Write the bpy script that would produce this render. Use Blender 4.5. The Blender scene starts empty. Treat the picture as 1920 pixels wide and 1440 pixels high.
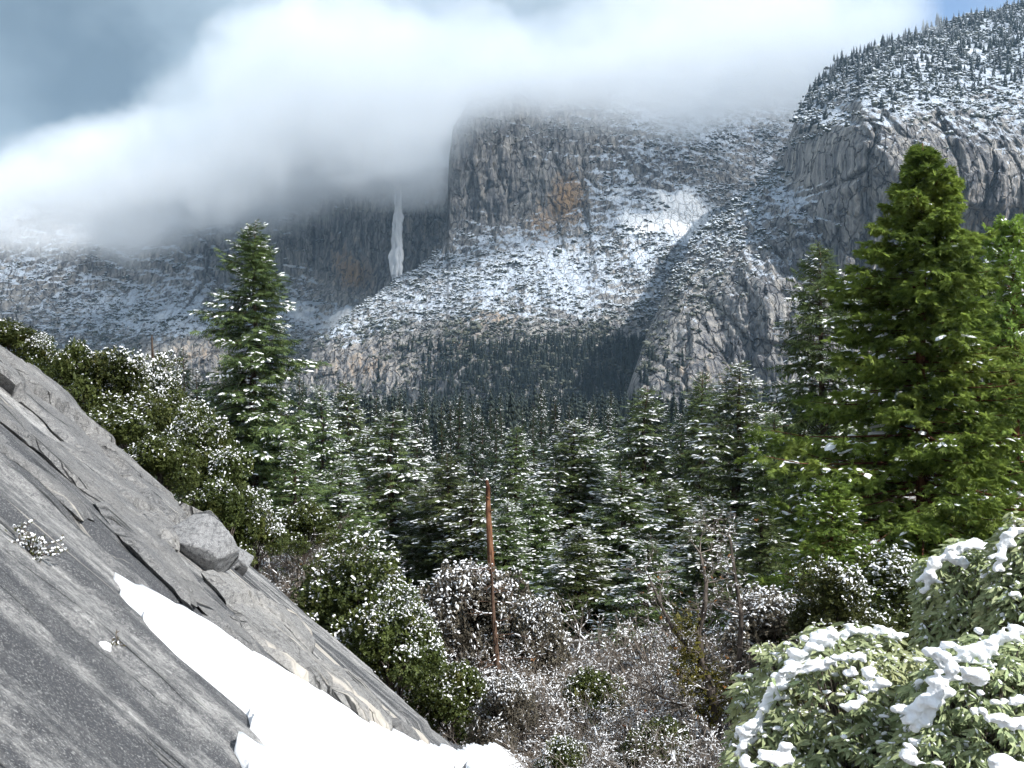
import bpy, math, random
import numpy as np
from mathutils import Vector, Matrix

# ------------------------------------------------------------------ camera, sky, sun, exposure
scene = bpy.context.scene
COL = scene.collection
FPX = 1968.0                       # focal length in the photograph's pixels (1920 wide)
cam_d = bpy.data.cameras.new('camera')
cam_d.sensor_width = 36.0
cam_d.lens = 36.0 * FPX / 1920.0
cam_d.clip_start = 0.1
cam_d.clip_end = 20000.0
cam = bpy.data.objects.new('camera', cam_d)
cam.location = (0, 0, 0)
cam.rotation_euler = (math.radians(90), 0, 0)
COL.objects.link(cam)
scene.camera = cam

SUN = Vector((0.58, -0.45, 0.69)).normalized()      # towards the sun: behind the camera, from the right, high
SUN_EL = math.asin(SUN.z)
SUN_AZ = math.atan2(SUN.x, SUN.y)
sun_d = bpy.data.lights.new('sun', 'SUN')
sun_d.energy = 5.0
sun_d.angle = math.radians(0.55)
sun_d.color = (1.0, 0.97, 0.93)
sun = bpy.data.objects.new('sun', sun_d)
sun.rotation_euler = (-SUN).to_track_quat('-Z', 'Y').to_euler()
sun.location = (50, -60, 80)
COL.objects.link(sun)

scene.view_settings.view_transform = 'Standard'
scene.view_settings.look = 'None'
scene.view_settings.gamma = 1.0
scene.view_settings.use_curve_mapping = False
scene.view_settings.exposure = 0.52
cy = scene.cycles
cy.max_bounces = 8
cy.diffuse_bounces = 2
cy.glossy_bounces = 1
cy.transmission_bounces = 2
cy.transparent_max_bounces = 8
cy.volume_bounces = 4
cy.volume_step_rate = 1.0
cy.volume_max_steps = 256
cy.use_denoising = True
cy.use_adaptive_sampling = True
cy.adaptive_threshold = 0.04
cy.adaptive_min_samples = 20
cy.sample_clamp_indirect = 6.0
scene.render.use_persistent_data = False

class NT:
    """tiny helper for node trees"""
    def __init__(self, tree):
        self.t = tree
        tree.nodes.clear()
    def n(self, typ, props=None, **ins):
        nd = self.t.nodes.new(typ)
        for k, v in (props or {}).items():
            setattr(nd, k, v)
        for k, v in ins.items():
            key = int(k[1:]) if k[0] == 'i' and k[1:].isdigit() else k.replace('_', ' ')
            self.set(nd, key, v)
        return nd
    def set(self, nd, key, v):
        s = nd.inputs[key]
        if isinstance(v, bpy.types.NodeSocket):
            self.t.links.new(v, s)
        elif isinstance(v, bpy.types.Node):
            self.t.links.new(v.outputs[0], s)
        else:
            s.default_value = v
    def math(self, op, a, b=0.0, c=None, clamp=False):
        nd = self.n('ShaderNodeMath', {'operation': op, 'use_clamp': clamp}, i0=a, i1=b)
        if c is not None:
            self.set(nd, 2, c)
        return nd.outputs[0]
    def vmath(self, op, a, b=None, scale=None):
        nd = self.n('ShaderNodeVectorMath', {'operation': op}, i0=a)
        if b is not None:
            self.set(nd, 1, b)
        if scale is not None:
            self.set(nd, 'Scale', scale)
        return nd.outputs['Value'] if op in ('DOT_PRODUCT', 'LENGTH', 'DISTANCE') else nd.outputs[0]
    def noise(self, vec, scale, detail=4.0, rough=0.55, dist=0.0, color=False, lac=2.0):
        nd = self.n('ShaderNodeTexNoise', Vector=vec, Scale=scale, Detail=detail, Roughness=rough, Distortion=dist, Lacunarity=lac)
        return nd.outputs['Color' if color else 0]
    def ramp(self, fac, stops, interp='LINEAR'):
        nd = self.n('ShaderNodeValToRGB', Fac=fac)
        cr = nd.color_ramp
        cr.interpolation = interp
        while len(cr.elements) < len(stops):
            cr.elements.new(0.5)
        for e, (p, c) in zip(cr.elements, stops):
            e.position = p
            e.color = (c, c, c, 1) if isinstance(c, (int, float)) else (*c, 1)
        return nd.outputs[0]
    def step(self, v, a, b):
        nd = self.n('ShaderNodeMapRange', {'interpolation_type': 'SMOOTHSTEP'}, i0=v, i1=a, i2=b, i3=0.0, i4=1.0)
        return nd.outputs[0]
    def mix(self, fac, a, b, blend='MIX'):
        nd = self.n('ShaderNodeMix', {'data_type': 'RGBA', 'blend_type': blend})
        self.set(nd, 0, fac)
        for s, v in ((6, a), (7, b)):
            self.set(nd, s, (*v, 1) if isinstance(v, tuple) and len(v) == 3 else v)
        return nd.outputs[2]

def rayv(px, py):
    return Vector(((px - 960) / FPX, 1.0, (720 - py) / FPX))
def at(px, py, D):
    return rayv(px, py) * D

# the world: clear Nishita sky with a drifting, broken layer of cloud over all of it
world = bpy.data.worlds.new('World')
scene.world = world
world.use_nodes = True
world.cycles.sampling_method = 'MANUAL'
world.cycles.sample_map_resolution = 256
W = NT(world.node_tree)
sky = W.n('ShaderNodeTexSky', {'sky_type': 'NISHITA', 'sun_disc': False, 'sun_elevation': SUN_EL,
                               'sun_rotation': SUN_AZ, 'altitude': 1300.0, 'air_density': 1.0, 'dust_density': 0.6})
dirv = W.n('ShaderNodeTexCoord').outputs['Generated']
sep = W.n('ShaderNodeSeparateXYZ', i0=dirv)
zz = W.math('ADD', W.math('MAXIMUM', sep.outputs[2], 0.0), 0.22)
plane = W.vmath('DIVIDE', dirv, W.n('ShaderNodeCombineXYZ', i0=zz, i1=zz, i2=zz).outputs[0])
n_cov = W.noise(W.vmath('ADD', plane, (3.1, 1.7, 0.4)), 1.5, 6.0, 0.56, 0.25)
n_big = W.noise(W.vmath('ADD', plane, (1.3, 5.2, 2.0)), 0.55, 2.0, 0.5)
n_shade = W.noise(W.vmath('ADD', plane, (7.7, 2.2, 5.0)), 0.9, 4.0, 0.5, 0.3)
cov_in = W.math('ADD', n_cov, W.math('MULTIPLY', W.math('SUBTRACT', n_big, 0.5), 0.5))
dirw = W.vmath('ADD', dirv, W.vmath('SCALE', W.vmath('SUBTRACT', W.noise(dirv, 7.0, 4.0, 0.6, color=True), (0.5, 0.5, 0.5)), scale=0.16))
def blob(px, py, r, amp):
    d = rayv(px, py).normalized()
    dist = W.vmath('DISTANCE', dirw, tuple(d))
    return W.math('MULTIPLY', W.math('EXPONENT', W.math('MULTIPLY', W.math('POWER', W.math('DIVIDE', dist, r), 2.0), -1.0)), amp)
for b in ((560, 130, .10, .10), (300, 300, .12, .12), (1300, 60, .10, .16), (1400, 160, .09, .12), (850, 30, .07, -.13),
          (1720, 10, .10, -.20), (380, 140, .022, -.12), (620, 60, .03, -.14), (690, 90, .02, -.10), (880, 150, .025, -.08), (100, 120, .16, .14)):
    cov_in = W.math('ADD', cov_in, blob(*b))
cover = W.step(cov_in, 0.26, 0.56)
shade_in = n_shade
for b in ((40, 90, .17, .30), (200, 190, .09, .10), (560, 160, .12, -.22), (1330, 80, .12, -.20), (930, 60, .10, .16), (330, 300, .08, -.10)):
    shade_in = W.math('ADD', shade_in, blob(*b))
ccol = W.ramp(shade_in, [(0.30, (0.92, 0.95, 0.98)), (0.48, (0.70, 0.80, 0.88)), (0.64, (0.42, 0.54, 0.65)), (0.88, (0.18, 0.26, 0.34))])
bg1 = W.n('ShaderNodeBackground', Color=sky.outputs[0], Strength=0.14)
bg2 = W.n('ShaderNodeBackground', Color=ccol, Strength=0.80)
ms = W.n('ShaderNodeMixShader', i0=cover, i1=bg1.outputs[0], i2=bg2.outputs[0])
W.n('ShaderNodeOutputWorld', Surface=ms.outputs[0])

# ------------------------------------------------------------------ numpy noise
def _hash(ix, iy, iz, seed):
    h = (ix.astype(np.int64) * 374761393 + iy.astype(np.int64) * 668265263 + iz.astype(np.int64) * 2147483647 + seed * 1274126177) & 0xFFFFFFFF
    h = ((h ^ (h >> 13)) * 1274126177) & 0xFFFFFFFF
    h = ((h ^ (h >> 16)) * 2246822519) & 0xFFFFFFFF
    return ((h ^ (h >> 15)) & 0xFFFFFF) / float(0xFFFFFF)
def vnoise(x, y, z=None, seed=0):
    x = np.asarray(x, float); y = np.asarray(y, float)
    x0 = np.floor(x); y0 = np.floor(y)
    fx = x - x0; fy = y - y0
    fx = fx * fx * fx * (fx * (fx * 6 - 15) + 10); fy = fy * fy * fy * (fy * (fy * 6 - 15) + 10)
    if z is None:
        k = np.zeros_like(x0)
        a = _hash(x0, y0, k, seed); b = _hash(x0 + 1, y0, k, seed)
        c = _hash(x0, y0 + 1, k, seed); d = _hash(x0 + 1, y0 + 1, k, seed)
        return (a + (b - a) * fx) * (1 - fy) + (c + (d - c) * fx) * fy
    z = np.asarray(z, float)
    z0 = np.floor(z); fz = z - z0; fz = fz * fz * (3 - 2 * fz)
    r = []
    for dz in (0, 1):
        a = _hash(x0, y0, z0 + dz, seed); b = _hash(x0 + 1, y0, z0 + dz, seed)
        c = _hash(x0, y0 + 1, z0 + dz, seed); d = _hash(x0 + 1, y0 + 1, z0 + dz, seed)
        r.append((a + (b - a) * fx) * (1 - fy) + (c + (d - c) * fx) * fy)
    return r[0] * (1 - fz) + r[1] * fz
def fbm(x, y, z=None, octv=4, seed=0, gain=0.5, ridged=False):
    s = 0; a = 1.0; t = 0.0; f = 1.0
    for o in range(octv):
        v = vnoise(x * f + 17.3 * o, y * f - 9.1 * o, None if z is None else z * f, seed + o)
        if ridged:
            v = 1 - np.abs(2 * v - 1)
        s = s + a * v; t += a; a *= gain; f *= 2.03
    return s / t                                       # 0..1

def worley(x, y, seed=0):
    """cell value and distance between the two nearest cell centres (0 at the joints)"""
    x0 = np.floor(x); y0 = np.floor(y)
    f1 = np.full(x.shape, 9.0); f2 = np.full(x.shape, 9.0); val = np.zeros(x.shape)
    for dx in (-1, 0, 1):
        for dy in (-1, 0, 1):
            cx, cy_ = x0 + dx, y0 + dy; k = np.zeros_like(cx)
            d = np.hypot(cx + _hash(cx, cy_, k, seed) - x, cy_ + _hash(cx, cy_, k, seed + 1) - y)
            hv = _hash(cx, cy_, k, seed + 2)
            n1 = d < f1
            f2 = np.where(n1, f1, np.minimum(f2, d)); val = np.where(n1, hv, val); f1 = np.where(n1, d, f1)
    return val, f2 - f1

def smooth(a, b, v):
    t = np.clip((v - a) / (b - a), 0, 1)
    return t * t * (3 - 2 * t)

# ------------------------------------------------------------------ mesh and object helpers
def mesh_from(name, V, faces, mat=None, smooth_shade=False, mat_idx=None, attrs=None):
    """faces: list of integer arrays (n,3) or (n,4)"""
    V = np.asarray(V, np.float32)
    faces = [np.asarray(f, np.int32) for f in faces if len(f)]
    me = bpy.data.meshes.new(name)
    me.vertices.add(len(V))
    me.vertices.foreach_set('co', V.ravel())
    loops = np.concatenate([f.ravel() for f in faces])
    sizes = np.concatenate([np.full(len(f), f.shape[1], np.int32) for f in faces])
    starts = np.concatenate([[0], np.cumsum(sizes)[:-1]]).astype(np.int32)
    me.loops.add(len(loops))
    me.loops.foreach_set('vertex_index', loops)
    me.polygons.add(len(sizes))
    me.polygons.foreach_set('loop_start', starts)
    if smooth_shade:
        me.polygons.foreach_set('use_smooth', np.ones(len(sizes), bool))
    if mat is not None:
        for m in (mat if isinstance(mat, (list, tuple)) else [mat]):
            me.materials.append(m)
    if mat_idx is not None:
        me.polygons.foreach_set('material_index', np.asarray(mat_idx, np.int32))
    for k, (dom, typ, arr) in (attrs or {}).items():
        at_ = me.attributes.new(k, typ, dom)
        at_.data.foreach_set('vector' if typ == 'FLOAT_VECTOR' else 'value', np.asarray(arr, np.float32).ravel())
    me.update(calc_edges=True)
    return me

def obj(name, data, parent=None, loc=None):
    o = bpy.data.objects.new(name, data)
    COL.objects.link(o)
    if parent is not None:
        o.parent = parent
    if loc is not None:
        o.location = loc
    return o
def tag(o, label=None, cat=None, group=None, kind=None):
    if label: o['label'] = label
    if cat: o['category'] = cat
    if group: o['group'] = group
    if kind: o['kind'] = kind
    return o
def copy_tree(o, parent=None):
    c = o.copy()
    COL.objects.link(c)
    c.parent = parent
    for ch in CHILDREN.get(o.name, []):
        c2 = ch.copy(); COL.objects.link(c2); c2.parent = c
    return c
CHILDREN = {}

def grid_faces(nr, nc):
    i = np.arange(nr - 1)[:, None] * nc + np.arange(nc - 1)[None, :]
    i = i.ravel()
    return np.stack([i, i + 1, i + nc + 1, i + nc], 1)

def scatter(TV, TF, pos, A):
    """copies of a template: TV (k,3), TF list of faces, pos (n,3), A (n,3,3) whose columns are the local axes"""
    n, k = len(pos), len(TV)
    V = np.einsum('nij,kj->nki', A, TV) + pos[:, None, :]
    off = (np.arange(n) * k)[:, None, None]
    return V.reshape(-1, 3), [(np.asarray(f)[None] + off).reshape(-1, np.asarray(f).shape[1]) for f in TF]

class Geo:
    def __init__(self):
        self.V = []; self.F = {}; self.n = 0
    def add(self, V, faces):
        V = np.asarray(V, float).reshape(-1, 3)
        for f in faces:
            f = np.asarray(f, np.int64)
            if len(f):
                self.F.setdefault(f.shape[1], []).append(f + self.n)
        self.V.append(V); self.n += len(V)
    def mesh(self, name, mat, smooth_shade=False):
        return mesh_from(name, np.concatenate(self.V), [np.concatenate(v) for v in self.F.values()], mat, smooth_shade)

def frames(t, up=(0, 0, 1), roll=None):
    """axes (n,3,3): column 0 along t, column 2 as near to up as can be"""
    t = t / np.linalg.norm(t, axis=-1, keepdims=True)
    u = np.broadcast_to(np.asarray(up, float), t.shape)
    s = np.cross(u, t)
    ln = np.linalg.norm(s, axis=-1, keepdims=True)
    s = np.where(ln > 1e-4, s / np.maximum(ln, 1e-6), np.array([1.0, 0, 0]))
    w = np.cross(t, s)
    if roll is not None:
        c, q = np.cos(roll)[:, None], np.sin(roll)[:, None]
        s, w = s * c + w * q, w * c - s * q
    return np.stack([t, s, w], -1)

def tube(geo, pts, radii, sides=6):
    pts = np.asarray(pts, float); radii = np.asarray(radii, float)
    tan = np.gradient(pts, axis=0)
    tan /= np.linalg.norm(tan, axis=1, keepdims=True) + 1e-9
    ref = np.array([1.0, 0, 0]) if abs(tan[0][0]) < 0.8 else np.array([0, 1.0, 0])
    s = np.cross(tan, ref); s /= np.linalg.norm(s, axis=1, keepdims=True) + 1e-9
    w = np.cross(s, tan)
    a = np.linspace(0, 2 * np.pi, sides, endpoint=False)
    ring = np.cos(a)[None, :, None] * s[:, None, :] + np.sin(a)[None, :, None] * w[:, None, :]
    V = (pts[:, None, :] + ring * radii[:, None, None]).reshape(-1, 3)
    n = len(pts)
    i = np.arange(n - 1)[:, None] * sides + np.arange(sides)[None, :]
    j = np.arange(n - 1)[:, None] * sides + (np.arange(sides)[None, :] + 1) % sides
    F = np.stack([i, j, j + sides, i + sides], -1).reshape(-1, 4)
    V = np.concatenate([V, pts[-1:]])
    top = (n - 1) * sides
    T = np.stack([top + np.arange(sides), top + (np.arange(sides) + 1) % sides, np.full(sides, n * sides)], 1)
    geo.add(V, [F, T])

def segs(geo, P0, P1, r0, r1, sides=3):
    """many tapered sticks at once"""
    t = P1 - P0
    A = frames(t)
    a = np.linspace(0, 2 * np.pi, sides, endpoint=False)
    ring = np.cos(a)[None, :, None] * A[:, None, :, 1] + np.sin(a)[None, :, None] * A[:, None, :, 2]
    V = np.concatenate([P0[:, None] + ring * r0[:, None, None], P1[:, None] + ring * r1[:, None, None]], 1)
    k = np.arange(sides)
    F = np.stack([k, (k + 1) % sides, (k + 1) % sides + sides, k + sides], 1)
    off = (np.arange(len(P0)) * 2 * sides)[:, None, None]
    geo.add(V.reshape(-1, 3), [(F[None] + off).reshape(-1, 4)])

# ------------------------------------------------------------------ materials
def material(name):
    m = bpy.data.materials.new(name)
    m.use_nodes = True
    return m, NT(m.node_tree)
def finish(T, color, rough=0.85, bump=None, bump_d=0.02, bump_s=0.6, spec=0.2, transl=None, transl_f=0.3, sss=None):
    p = T.n('ShaderNodeBsdfPrincipled', Roughness=rough)
    T.set(p, 'Specular IOR Level', spec)
    T.set(p, 'Base Color', (*color, 1) if isinstance(color, tuple) else color)
    if bump is not None:
        b = T.n('ShaderNodeBump', Strength=bump_s, Distance=bump_d, Height=bump)
        T.set(p, 'Normal', b.outputs[0])
    s = p.outputs[0]
    if transl is not None:
        tr = T.n('ShaderNodeBsdfTranslucent')
        T.set(tr, 'Color', (*transl, 1) if isinstance(transl, tuple) else transl)
        s = T.n('ShaderNodeMixShader', i0=transl_f, i1=s, i2=tr.outputs[0]).outputs[0]
    T.n('ShaderNodeOutputMaterial', Surface=s)

def pos_of(T):
    return T.n('ShaderNodeNewGeometry').outputs['Position']
def objc(T):
    return T.n('ShaderNodeTexCoord').outputs['Object']

def mat_foliage(name, dark, light, scale=0.9, fine=7.0, transl=0.25, yellow=None):
    m, T = material(name)
    oc = objc(T)
    rnd = T.n('ShaderNodeObjectInfo').outputs['Random']
    ov = T.vmath('ADD', oc, T.n('ShaderNodeCombineXYZ', i0=T.math('MULTIPLY', rnd, 50.0)).outputs[0])
    a = T.noise(ov, scale, 3.0, 0.6)
    b = T.noise(ov, fine, 2.0, 0.6)
    f = T.step(T.math('ADD', T.math('MULTIPLY', a, 0.55), T.math('MULTIPLY', b, 0.45)), 0.34, 0.66)
    c = T.mix(f, dark, light)
    if yellow:
        c = T.mix(T.math('MULTIPLY', T.step(T.noise(ov, scale * 0.7, 2.0), 0.55, 0.75), 0.6), c, yellow)
    hv = T.n('ShaderNodeHueSaturation', Color=c)
    T.set(hv, 'Hue', T.math('ADD', 0.485, T.math('MULTIPLY', rnd, 0.03)))
    T.set(hv, 'Value', T.math('ADD', 0.8, T.math('MULTIPLY', rnd, 0.4)))
    c = hv.outputs[0]
    finish(T, c, 0.6, transl=c, transl_f=transl, spec=0.3)
    return m
M = {}
M['fir'] = mat_foliage('fir_needles', (0.034, 0.058, 0.021), (0.14, 0.185, 0.060), 0.8, 5.0)
M['far_fir'] = mat_foliage('distant_needles', (0.014, 0.027, 0.013), (0.040, 0.064, 0.026), 0.4, 3.0)
M['cedar'] = mat_foliage('cedar_sprays', (0.075, 0.14, 0.028), (0.34, 0.49, 0.10), 0.7, 5.0, 0.45, (0.41, 0.51, 0.11))
M['oak'] = mat_foliage('live_oak_leaves', (0.028, 0.040, 0.010), (0.095, 0.115, 0.028), 1.0, 6.0, 0.25, (0.12, 0.11, 0.025))
M['grey_oak'] = mat_foliage('grey_brush_leaves', (0.06, 0.052, 0.038), (0.17, 0.15, 0.11), 1.0, 6.0, 0.2)
M['moss_oak'] = mat_foliage('mossy_leaves', (0.05, 0.05, 0.008), (0.15, 0.13, 0.02), 1.5, 8.0, 0.25)
M['laurel'] = mat_foliage('laurel_leaves', (0.20, 0.26, 0.12), (0.46, 0.52, 0.29), 3.0, 25.0, 0.25, (0.48, 0.48, 0.24))
M['dead_leaf'] = mat_foliage('dry_leaves', (0.16, 0.06, 0.015), (0.38, 0.15, 0.03), 3.0, 20.0, 0.3)

def mat_snow(name, scale=6.0, tint=(0.86, 0.88, 0.90), bd=0.03):
    m, T = material(name)
    p = pos_of(T)
    n = T.noise(p, scale, 7.0, 0.68)
    c = T.mix(n, tint, (0.93, 0.94, 0.95))
    pr = T.n('ShaderNodeBsdfPrincipled', Roughness=0.6)
    T.set(pr, 'Base Color', c)
    T.set(pr, 'Specular IOR Level', 0.25)
    b = T.n('ShaderNodeBump', Strength=0.5, Distance=bd, Height=n)
    T.set(pr, 'Normal', b.outputs[0])
    T.n('ShaderNodeOutputMaterial', Surface=pr.outputs[0])
    return m
M['snow'] = mat_snow('snow', 11.0, (0.80, 0.83, 0.87), 0.05)
M['tree_snow'] = mat_snow('snow_on_boughs', 4.0, (0.82, 0.84, 0.88), 0.05)

def mat_bark(name, dark, light, scale=3.0, stretch=0.15, bd=0.03):
    m, T = material(name)
    v = T.vmath('MULTIPLY', objc(T), (1, 1, stretch))
    n = T.noise(v, scale, 6.0, 0.65, 0.4)
    f = T.step(n, 0.35, 0.68)
    finish(T, T.mix(f, dark, light), 0.9, n, bd, 0.9, 0.1)
    return m
M['bark'] = mat_bark('conifer_bark', (0.03, 0.022, 0.017), (0.11, 0.08, 0.06), 6.0)
M['cedar_bark'] = mat_bark('cedar_bark', (0.05, 0.022, 0.013), (0.17, 0.08, 0.045), 8.0)
M['snag'] = mat_bark('bare_orange_wood', (0.055, 0.026, 0.018), (0.25, 0.125, 0.07), 3.0, 0.3, 0.06)
M['dead_bark'] = mat_bark('dead_pine_bark', (0.045, 0.028, 0.02), (0.15, 0.095, 0.068), 9.0)
M['twig'] = mat_bark('bare_twigs', (0.085, 0.072, 0.062), (0.26, 0.225, 0.19), 5.0, 0.6)
M['oak_bark'] = mat_bark('oak_bark', (0.035, 0.03, 0.025), (0.12, 0.10, 0.085), 9.0, 0.3)

# ------------------------------------------------------------------ the ground
def interp(x, pts):
    p = np.asarray(pts, float)
    return np.interp(x, p[:, 0], p[:, 1])
GY = [(0, -3.2), (5, -3.3), (10, -5), (20, -8.5), (40, -13), (80, -19), (140, -26), (250, -38), (400, -45), (1200, -47), (4000, -48)]
def ground_z(x, y):
    x = np.asarray(x, float); y = np.asarray(y, float)
    z = interp(np.maximum(y, 0), GY)
    rise = np.clip(-x - 3, 0, 40) * 0.62 * smooth(12, 24, y) * (1 - smooth(40, 95, y))
    rr = np.clip(x - 6, 0, 60) * 0.10 * smooth(10, 30, y) * (1 - smooth(120, 300, y))
    return z + rise + rr + (fbm(x / 9, y / 9, octv=3, seed=5) - 0.5) * 1.2 * smooth(8, 30, y)

m, T = material('forest_floor')
p = pos_of(T)
n1 = T.noise(p, 0.5, 6.0, 0.6); n2 = T.noise(p, 6.0, 4.0, 0.6)
c = T.mix(T.step(n2, 0.35, 0.65), (0.05, 0.038, 0.025), (0.12, 0.09, 0.06))
c = T.mix(T.step(T.math('ADD', T.math('MULTIPLY', n1, 0.6), T.math('MULTIPLY', n2, 0.4)), 0.53, 0.60), c, (0.78, 0.80, 0.83))
finish(T, c, 0.9, n2, 0.08, 0.8)
M['floor'] = m
ys = np.concatenate([np.linspace(-60, 0.5, 12), 0.5 * np.power(8000.0, np.linspace(0.01, 1, 230))])
us = np.linspace(-1, 1, 161)
YY, UU = np.meshgrid(ys, us, indexing='ij')
XX = UU * (90 + 0.9 * np.abs(YY))
ZZ = ground_z(XX, YY)
g = obj('ground', mesh_from('ground', np.stack([XX, YY, ZZ], -1).reshape(-1, 3), [grid_faces(*YY.shape)], M['floor'], True))
tag(g, 'snowy leaf-littered forest floor of the valley', kind='structure')

# ------------------------------------------------------------------ the granite slope beside the camera
SA, SB, SH = -0.85, -0.30, 1.6
SN = np.array([-SA, -SB, 1.0]); SN /= np.linalg.norm(SN)
def slab_xy(px, py, lift=0.0):
    u = (np.asarray(px, float) - 960) / FPX; w = (720 - np.asarray(py, float)) / FPX
    y = (SH - lift * 1.345) / np.maximum(SA * u + SB - w, 0.045)
    for _ in range(14):
        und = slab_z(u * y, y) - (SA * u * y + SB * y - SH)
        y = 0.5 * y + 0.5 * (SH - lift * 1.345 - und) / np.maximum(SA * u + SB - w, 0.045)
    return u * y, y
def slab_z(x, y):
    und = (fbm(x / 3.1, y / 3.1, octv=3, seed=3) - 0.5) * 0.30 * smooth(3, 9, y)
    return SA * x + SB * y - SH + und
def rock_fine(x, y, seed=11):
    q = (x * 0.94 + y * 0.33) * 0.35                      # stretched down the dip
    r = x * -0.33 + y * 0.94
    return (fbm(q * 1.2, r * 2.4, octv=4, seed=seed) - 0.5)

def mat_granite(name, dark, light, tan=0.0, crack=0.0, stain_shade=1.0):
    m, T = material(name)
    p = pos_of(T)
    rot = T.n('ShaderNodeMapping', {'vector_type': 'POINT'}, Vector=p, Rotation=(0, 0, math.radians(-17)), Scale=(0.10, 0.95, 0.10))
    streak = T.noise(rot.outputs[0], 2.2, 5.0, 0.55, 0.25)
    broad = T.noise(rot.outputs[0], 0.75, 3.0, 0.5)
    speck = T.noise(p, 24.0, 5.0, 0.75)
    fleck = T.noise(p, 80.0, 2.0, 0.7)
    mott = T.noise(p, 5.0, 6.0, 0.72)
    base = T.math('ADD', T.math('MULTIPLY', streak, 0.45 * stain_shade), T.math('ADD', T.math('MULTIPLY', mott, 0.30), T.math('MULTIPLY', broad, 0.42 * stain_shade)))
    f = T.step(base, 0.22 + 0.30 * stain_shade, 0.40 + 0.34 * stain_shade)
    c = T.mix(f, dark, light)
    c = T.mix(T.math('MULTIPLY', T.step(speck, 0.46, 0.62), 0.65), c, (0.055, 0.055, 0.06))      # lichen and biotite grains
    c = T.mix(T.math('MULTIPLY', T.step(fleck, 0.54, 0.66), 0.28), c, (0.62, 0.62, 0.60))
    scar = T.step(T.noise(rot.outputs[0], 1.25, 4.0, 0.55, 0.6), 0.61, 0.645)                      # clean spalled strips
    c = T.mix(T.math('MULTIPLY', scar, 0.8), c, (0.50, 0.46, 0.40))
    if tan:
        c = T.mix(T.math('MULTIPLY', T.step(T.noise(p, 1.3, 4.0), 0.42, 0.62), tan), c, (0.42, 0.395, 0.355))
    h = T.math('ADD', T.math('MULTIPLY', speck, 0.25), T.math('ADD', mott, T.math('MULTIPLY', streak, 0.6)))
    # long joints running down the dip
    jn = T.n('ShaderNodeMapping', {'vector_type': 'POINT'}, Vector=p, Rotation=(0, 0, math.radians(-26)), Scale=(0.05, 0.62, 0.05))
    jv = T.math('ABSOLUTE', T.math('SUBTRACT', T.noise(jn.outputs[0], 1.9, 4.0, 0.5), 0.5))
    jk = T.math('MULTIPLY', T.step(jv, 0.009, 0.002), T.step(T.noise(p, 0.8, 2.0), 0.44, 0.56))
    c = T.mix(T.math('MULTIPLY', jk, 0.85), c, (0.03, 0.03, 0.03))
    h = T.math('SUBTRACT', h, T.math('MULTIPLY', jk, 1.5))
    if crack:
        v = T.n('ShaderNodeTexVoronoi', {'feature': 'DISTANCE_TO_EDGE'}, Vector=T.vmath('ADD', rot.outputs[0], T.vmath('SCALE', T.noise(p, 3.0, 4.0, 0.6, color=True), scale=0.07)), Scale=5.0)
        v2 = T.n('ShaderNodeTexVoronoi', {'feature': 'DISTANCE_TO_EDGE'}, Vector=T.vmath('ADD', p, T.vmath('SCALE', T.noise(p, 4.0, 4.0, 0.6, color=True), scale=0.3)), Scale=2.6)
        ck = T.math('MULTIPLY', T.step(v.outputs[0], 0.0, 0.03), T.step(v2.outputs[0], 0.0, 0.02))
        ck = T.math('MAXIMUM', ck, T.step(T.noise(p, 2.0, 2.0), 0.5, 0.6))
        c = T.mix(T.math('MULTIPLY', T.math('SUBTRACT', 1.0, ck), crack), c, (0.035, 0.032, 0.03))
        h = T.math('ADD', h, T.math('MULTIPLY', ck, 0.9 * crack))
    finish(T, c, 0.85, h, 0.045, 1.0, 0.2)
    return m
M['granite'] = mat_granite('granite_dark', (0.065, 0.067, 0.072), (0.47, 0.46, 0.44))
M['granite_light'] = mat_granite('granite_light', (0.15, 0.15, 0.15), (0.44, 0.43, 0.41), 0.10, 0.22, 0.6)
M['granite_tan'] = mat_granite('granite_tan', (0.22, 0.217, 0.21), (0.52, 0.505, 0.475), 0.22, 0.30, 0.5)
M['granite_grey'] = mat_granite('granite_grey', (0.22, 0.222, 0.225), (0.46, 0.455, 0.45), 0.0, 0.05, 0.4)

RIM = [(-16, 21), (-9.8, 21), (-7, 18.7), (-5.6, 17.8), (-4.3, 18.6), (-2, 16.3), (-1.3, 16.2), (0.3, 22), (2, 24), (8, 26)]
xs = np.linspace(-16, 7, 380)
ys = 0.4 * np.power(75.0, np.linspace(0, 1, 290))
YY, XX = np.meshgrid(ys, xs, indexing='ij')
ZZ = slab_z(XX, YY) + rock_fine(XX, YY) * 0.12 * smooth(1, 5, YY)
PXs = 960 + XX / YY * FPX; PYs = 720 - (SA * XX + SB * YY - SH) / YY * FPX
# low exfoliation steps on the near face: the rock rises by a few centimetres across each of these lines
for line, hgt in (([(-200, 700), (0, 860), (110, 962), (210, 1052), (330, 1150), (470, 1245), (700, 1380)], 0.10),
                  ([(-200, 830), (60, 1000), (150, 1090), (260, 1200), (330, 1275), (480, 1440), (700, 1680)], 0.05),
                  ([(-200, 900), (30, 1060), (130, 1150), (300, 1330), (400, 1440), (600, 1660)], 0.035),
                  ([(-200, 1080), (60, 1240), (250, 1420), (400, 1560)], 0.02)):
    d = (interp(PXs, line) - PYs) / FPX * YY                  # metres above the line
    d = d + (fbm(XX * 1.5, YY * 1.5, octv=3, seed=21) - 0.5) * 0.25
    ZZ += hgt * smooth(-0.02, 0.05, d) * np.exp(-np.clip(d, 0, 9) / 2.5)
over = np.clip(YY - interp(XX, RIM) - (fbm(XX * 0.9, YY * 0, octv=3, seed=8) - 0.5) * 1.6, 0, 12)
ZZ -= 1.25 * over
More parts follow.
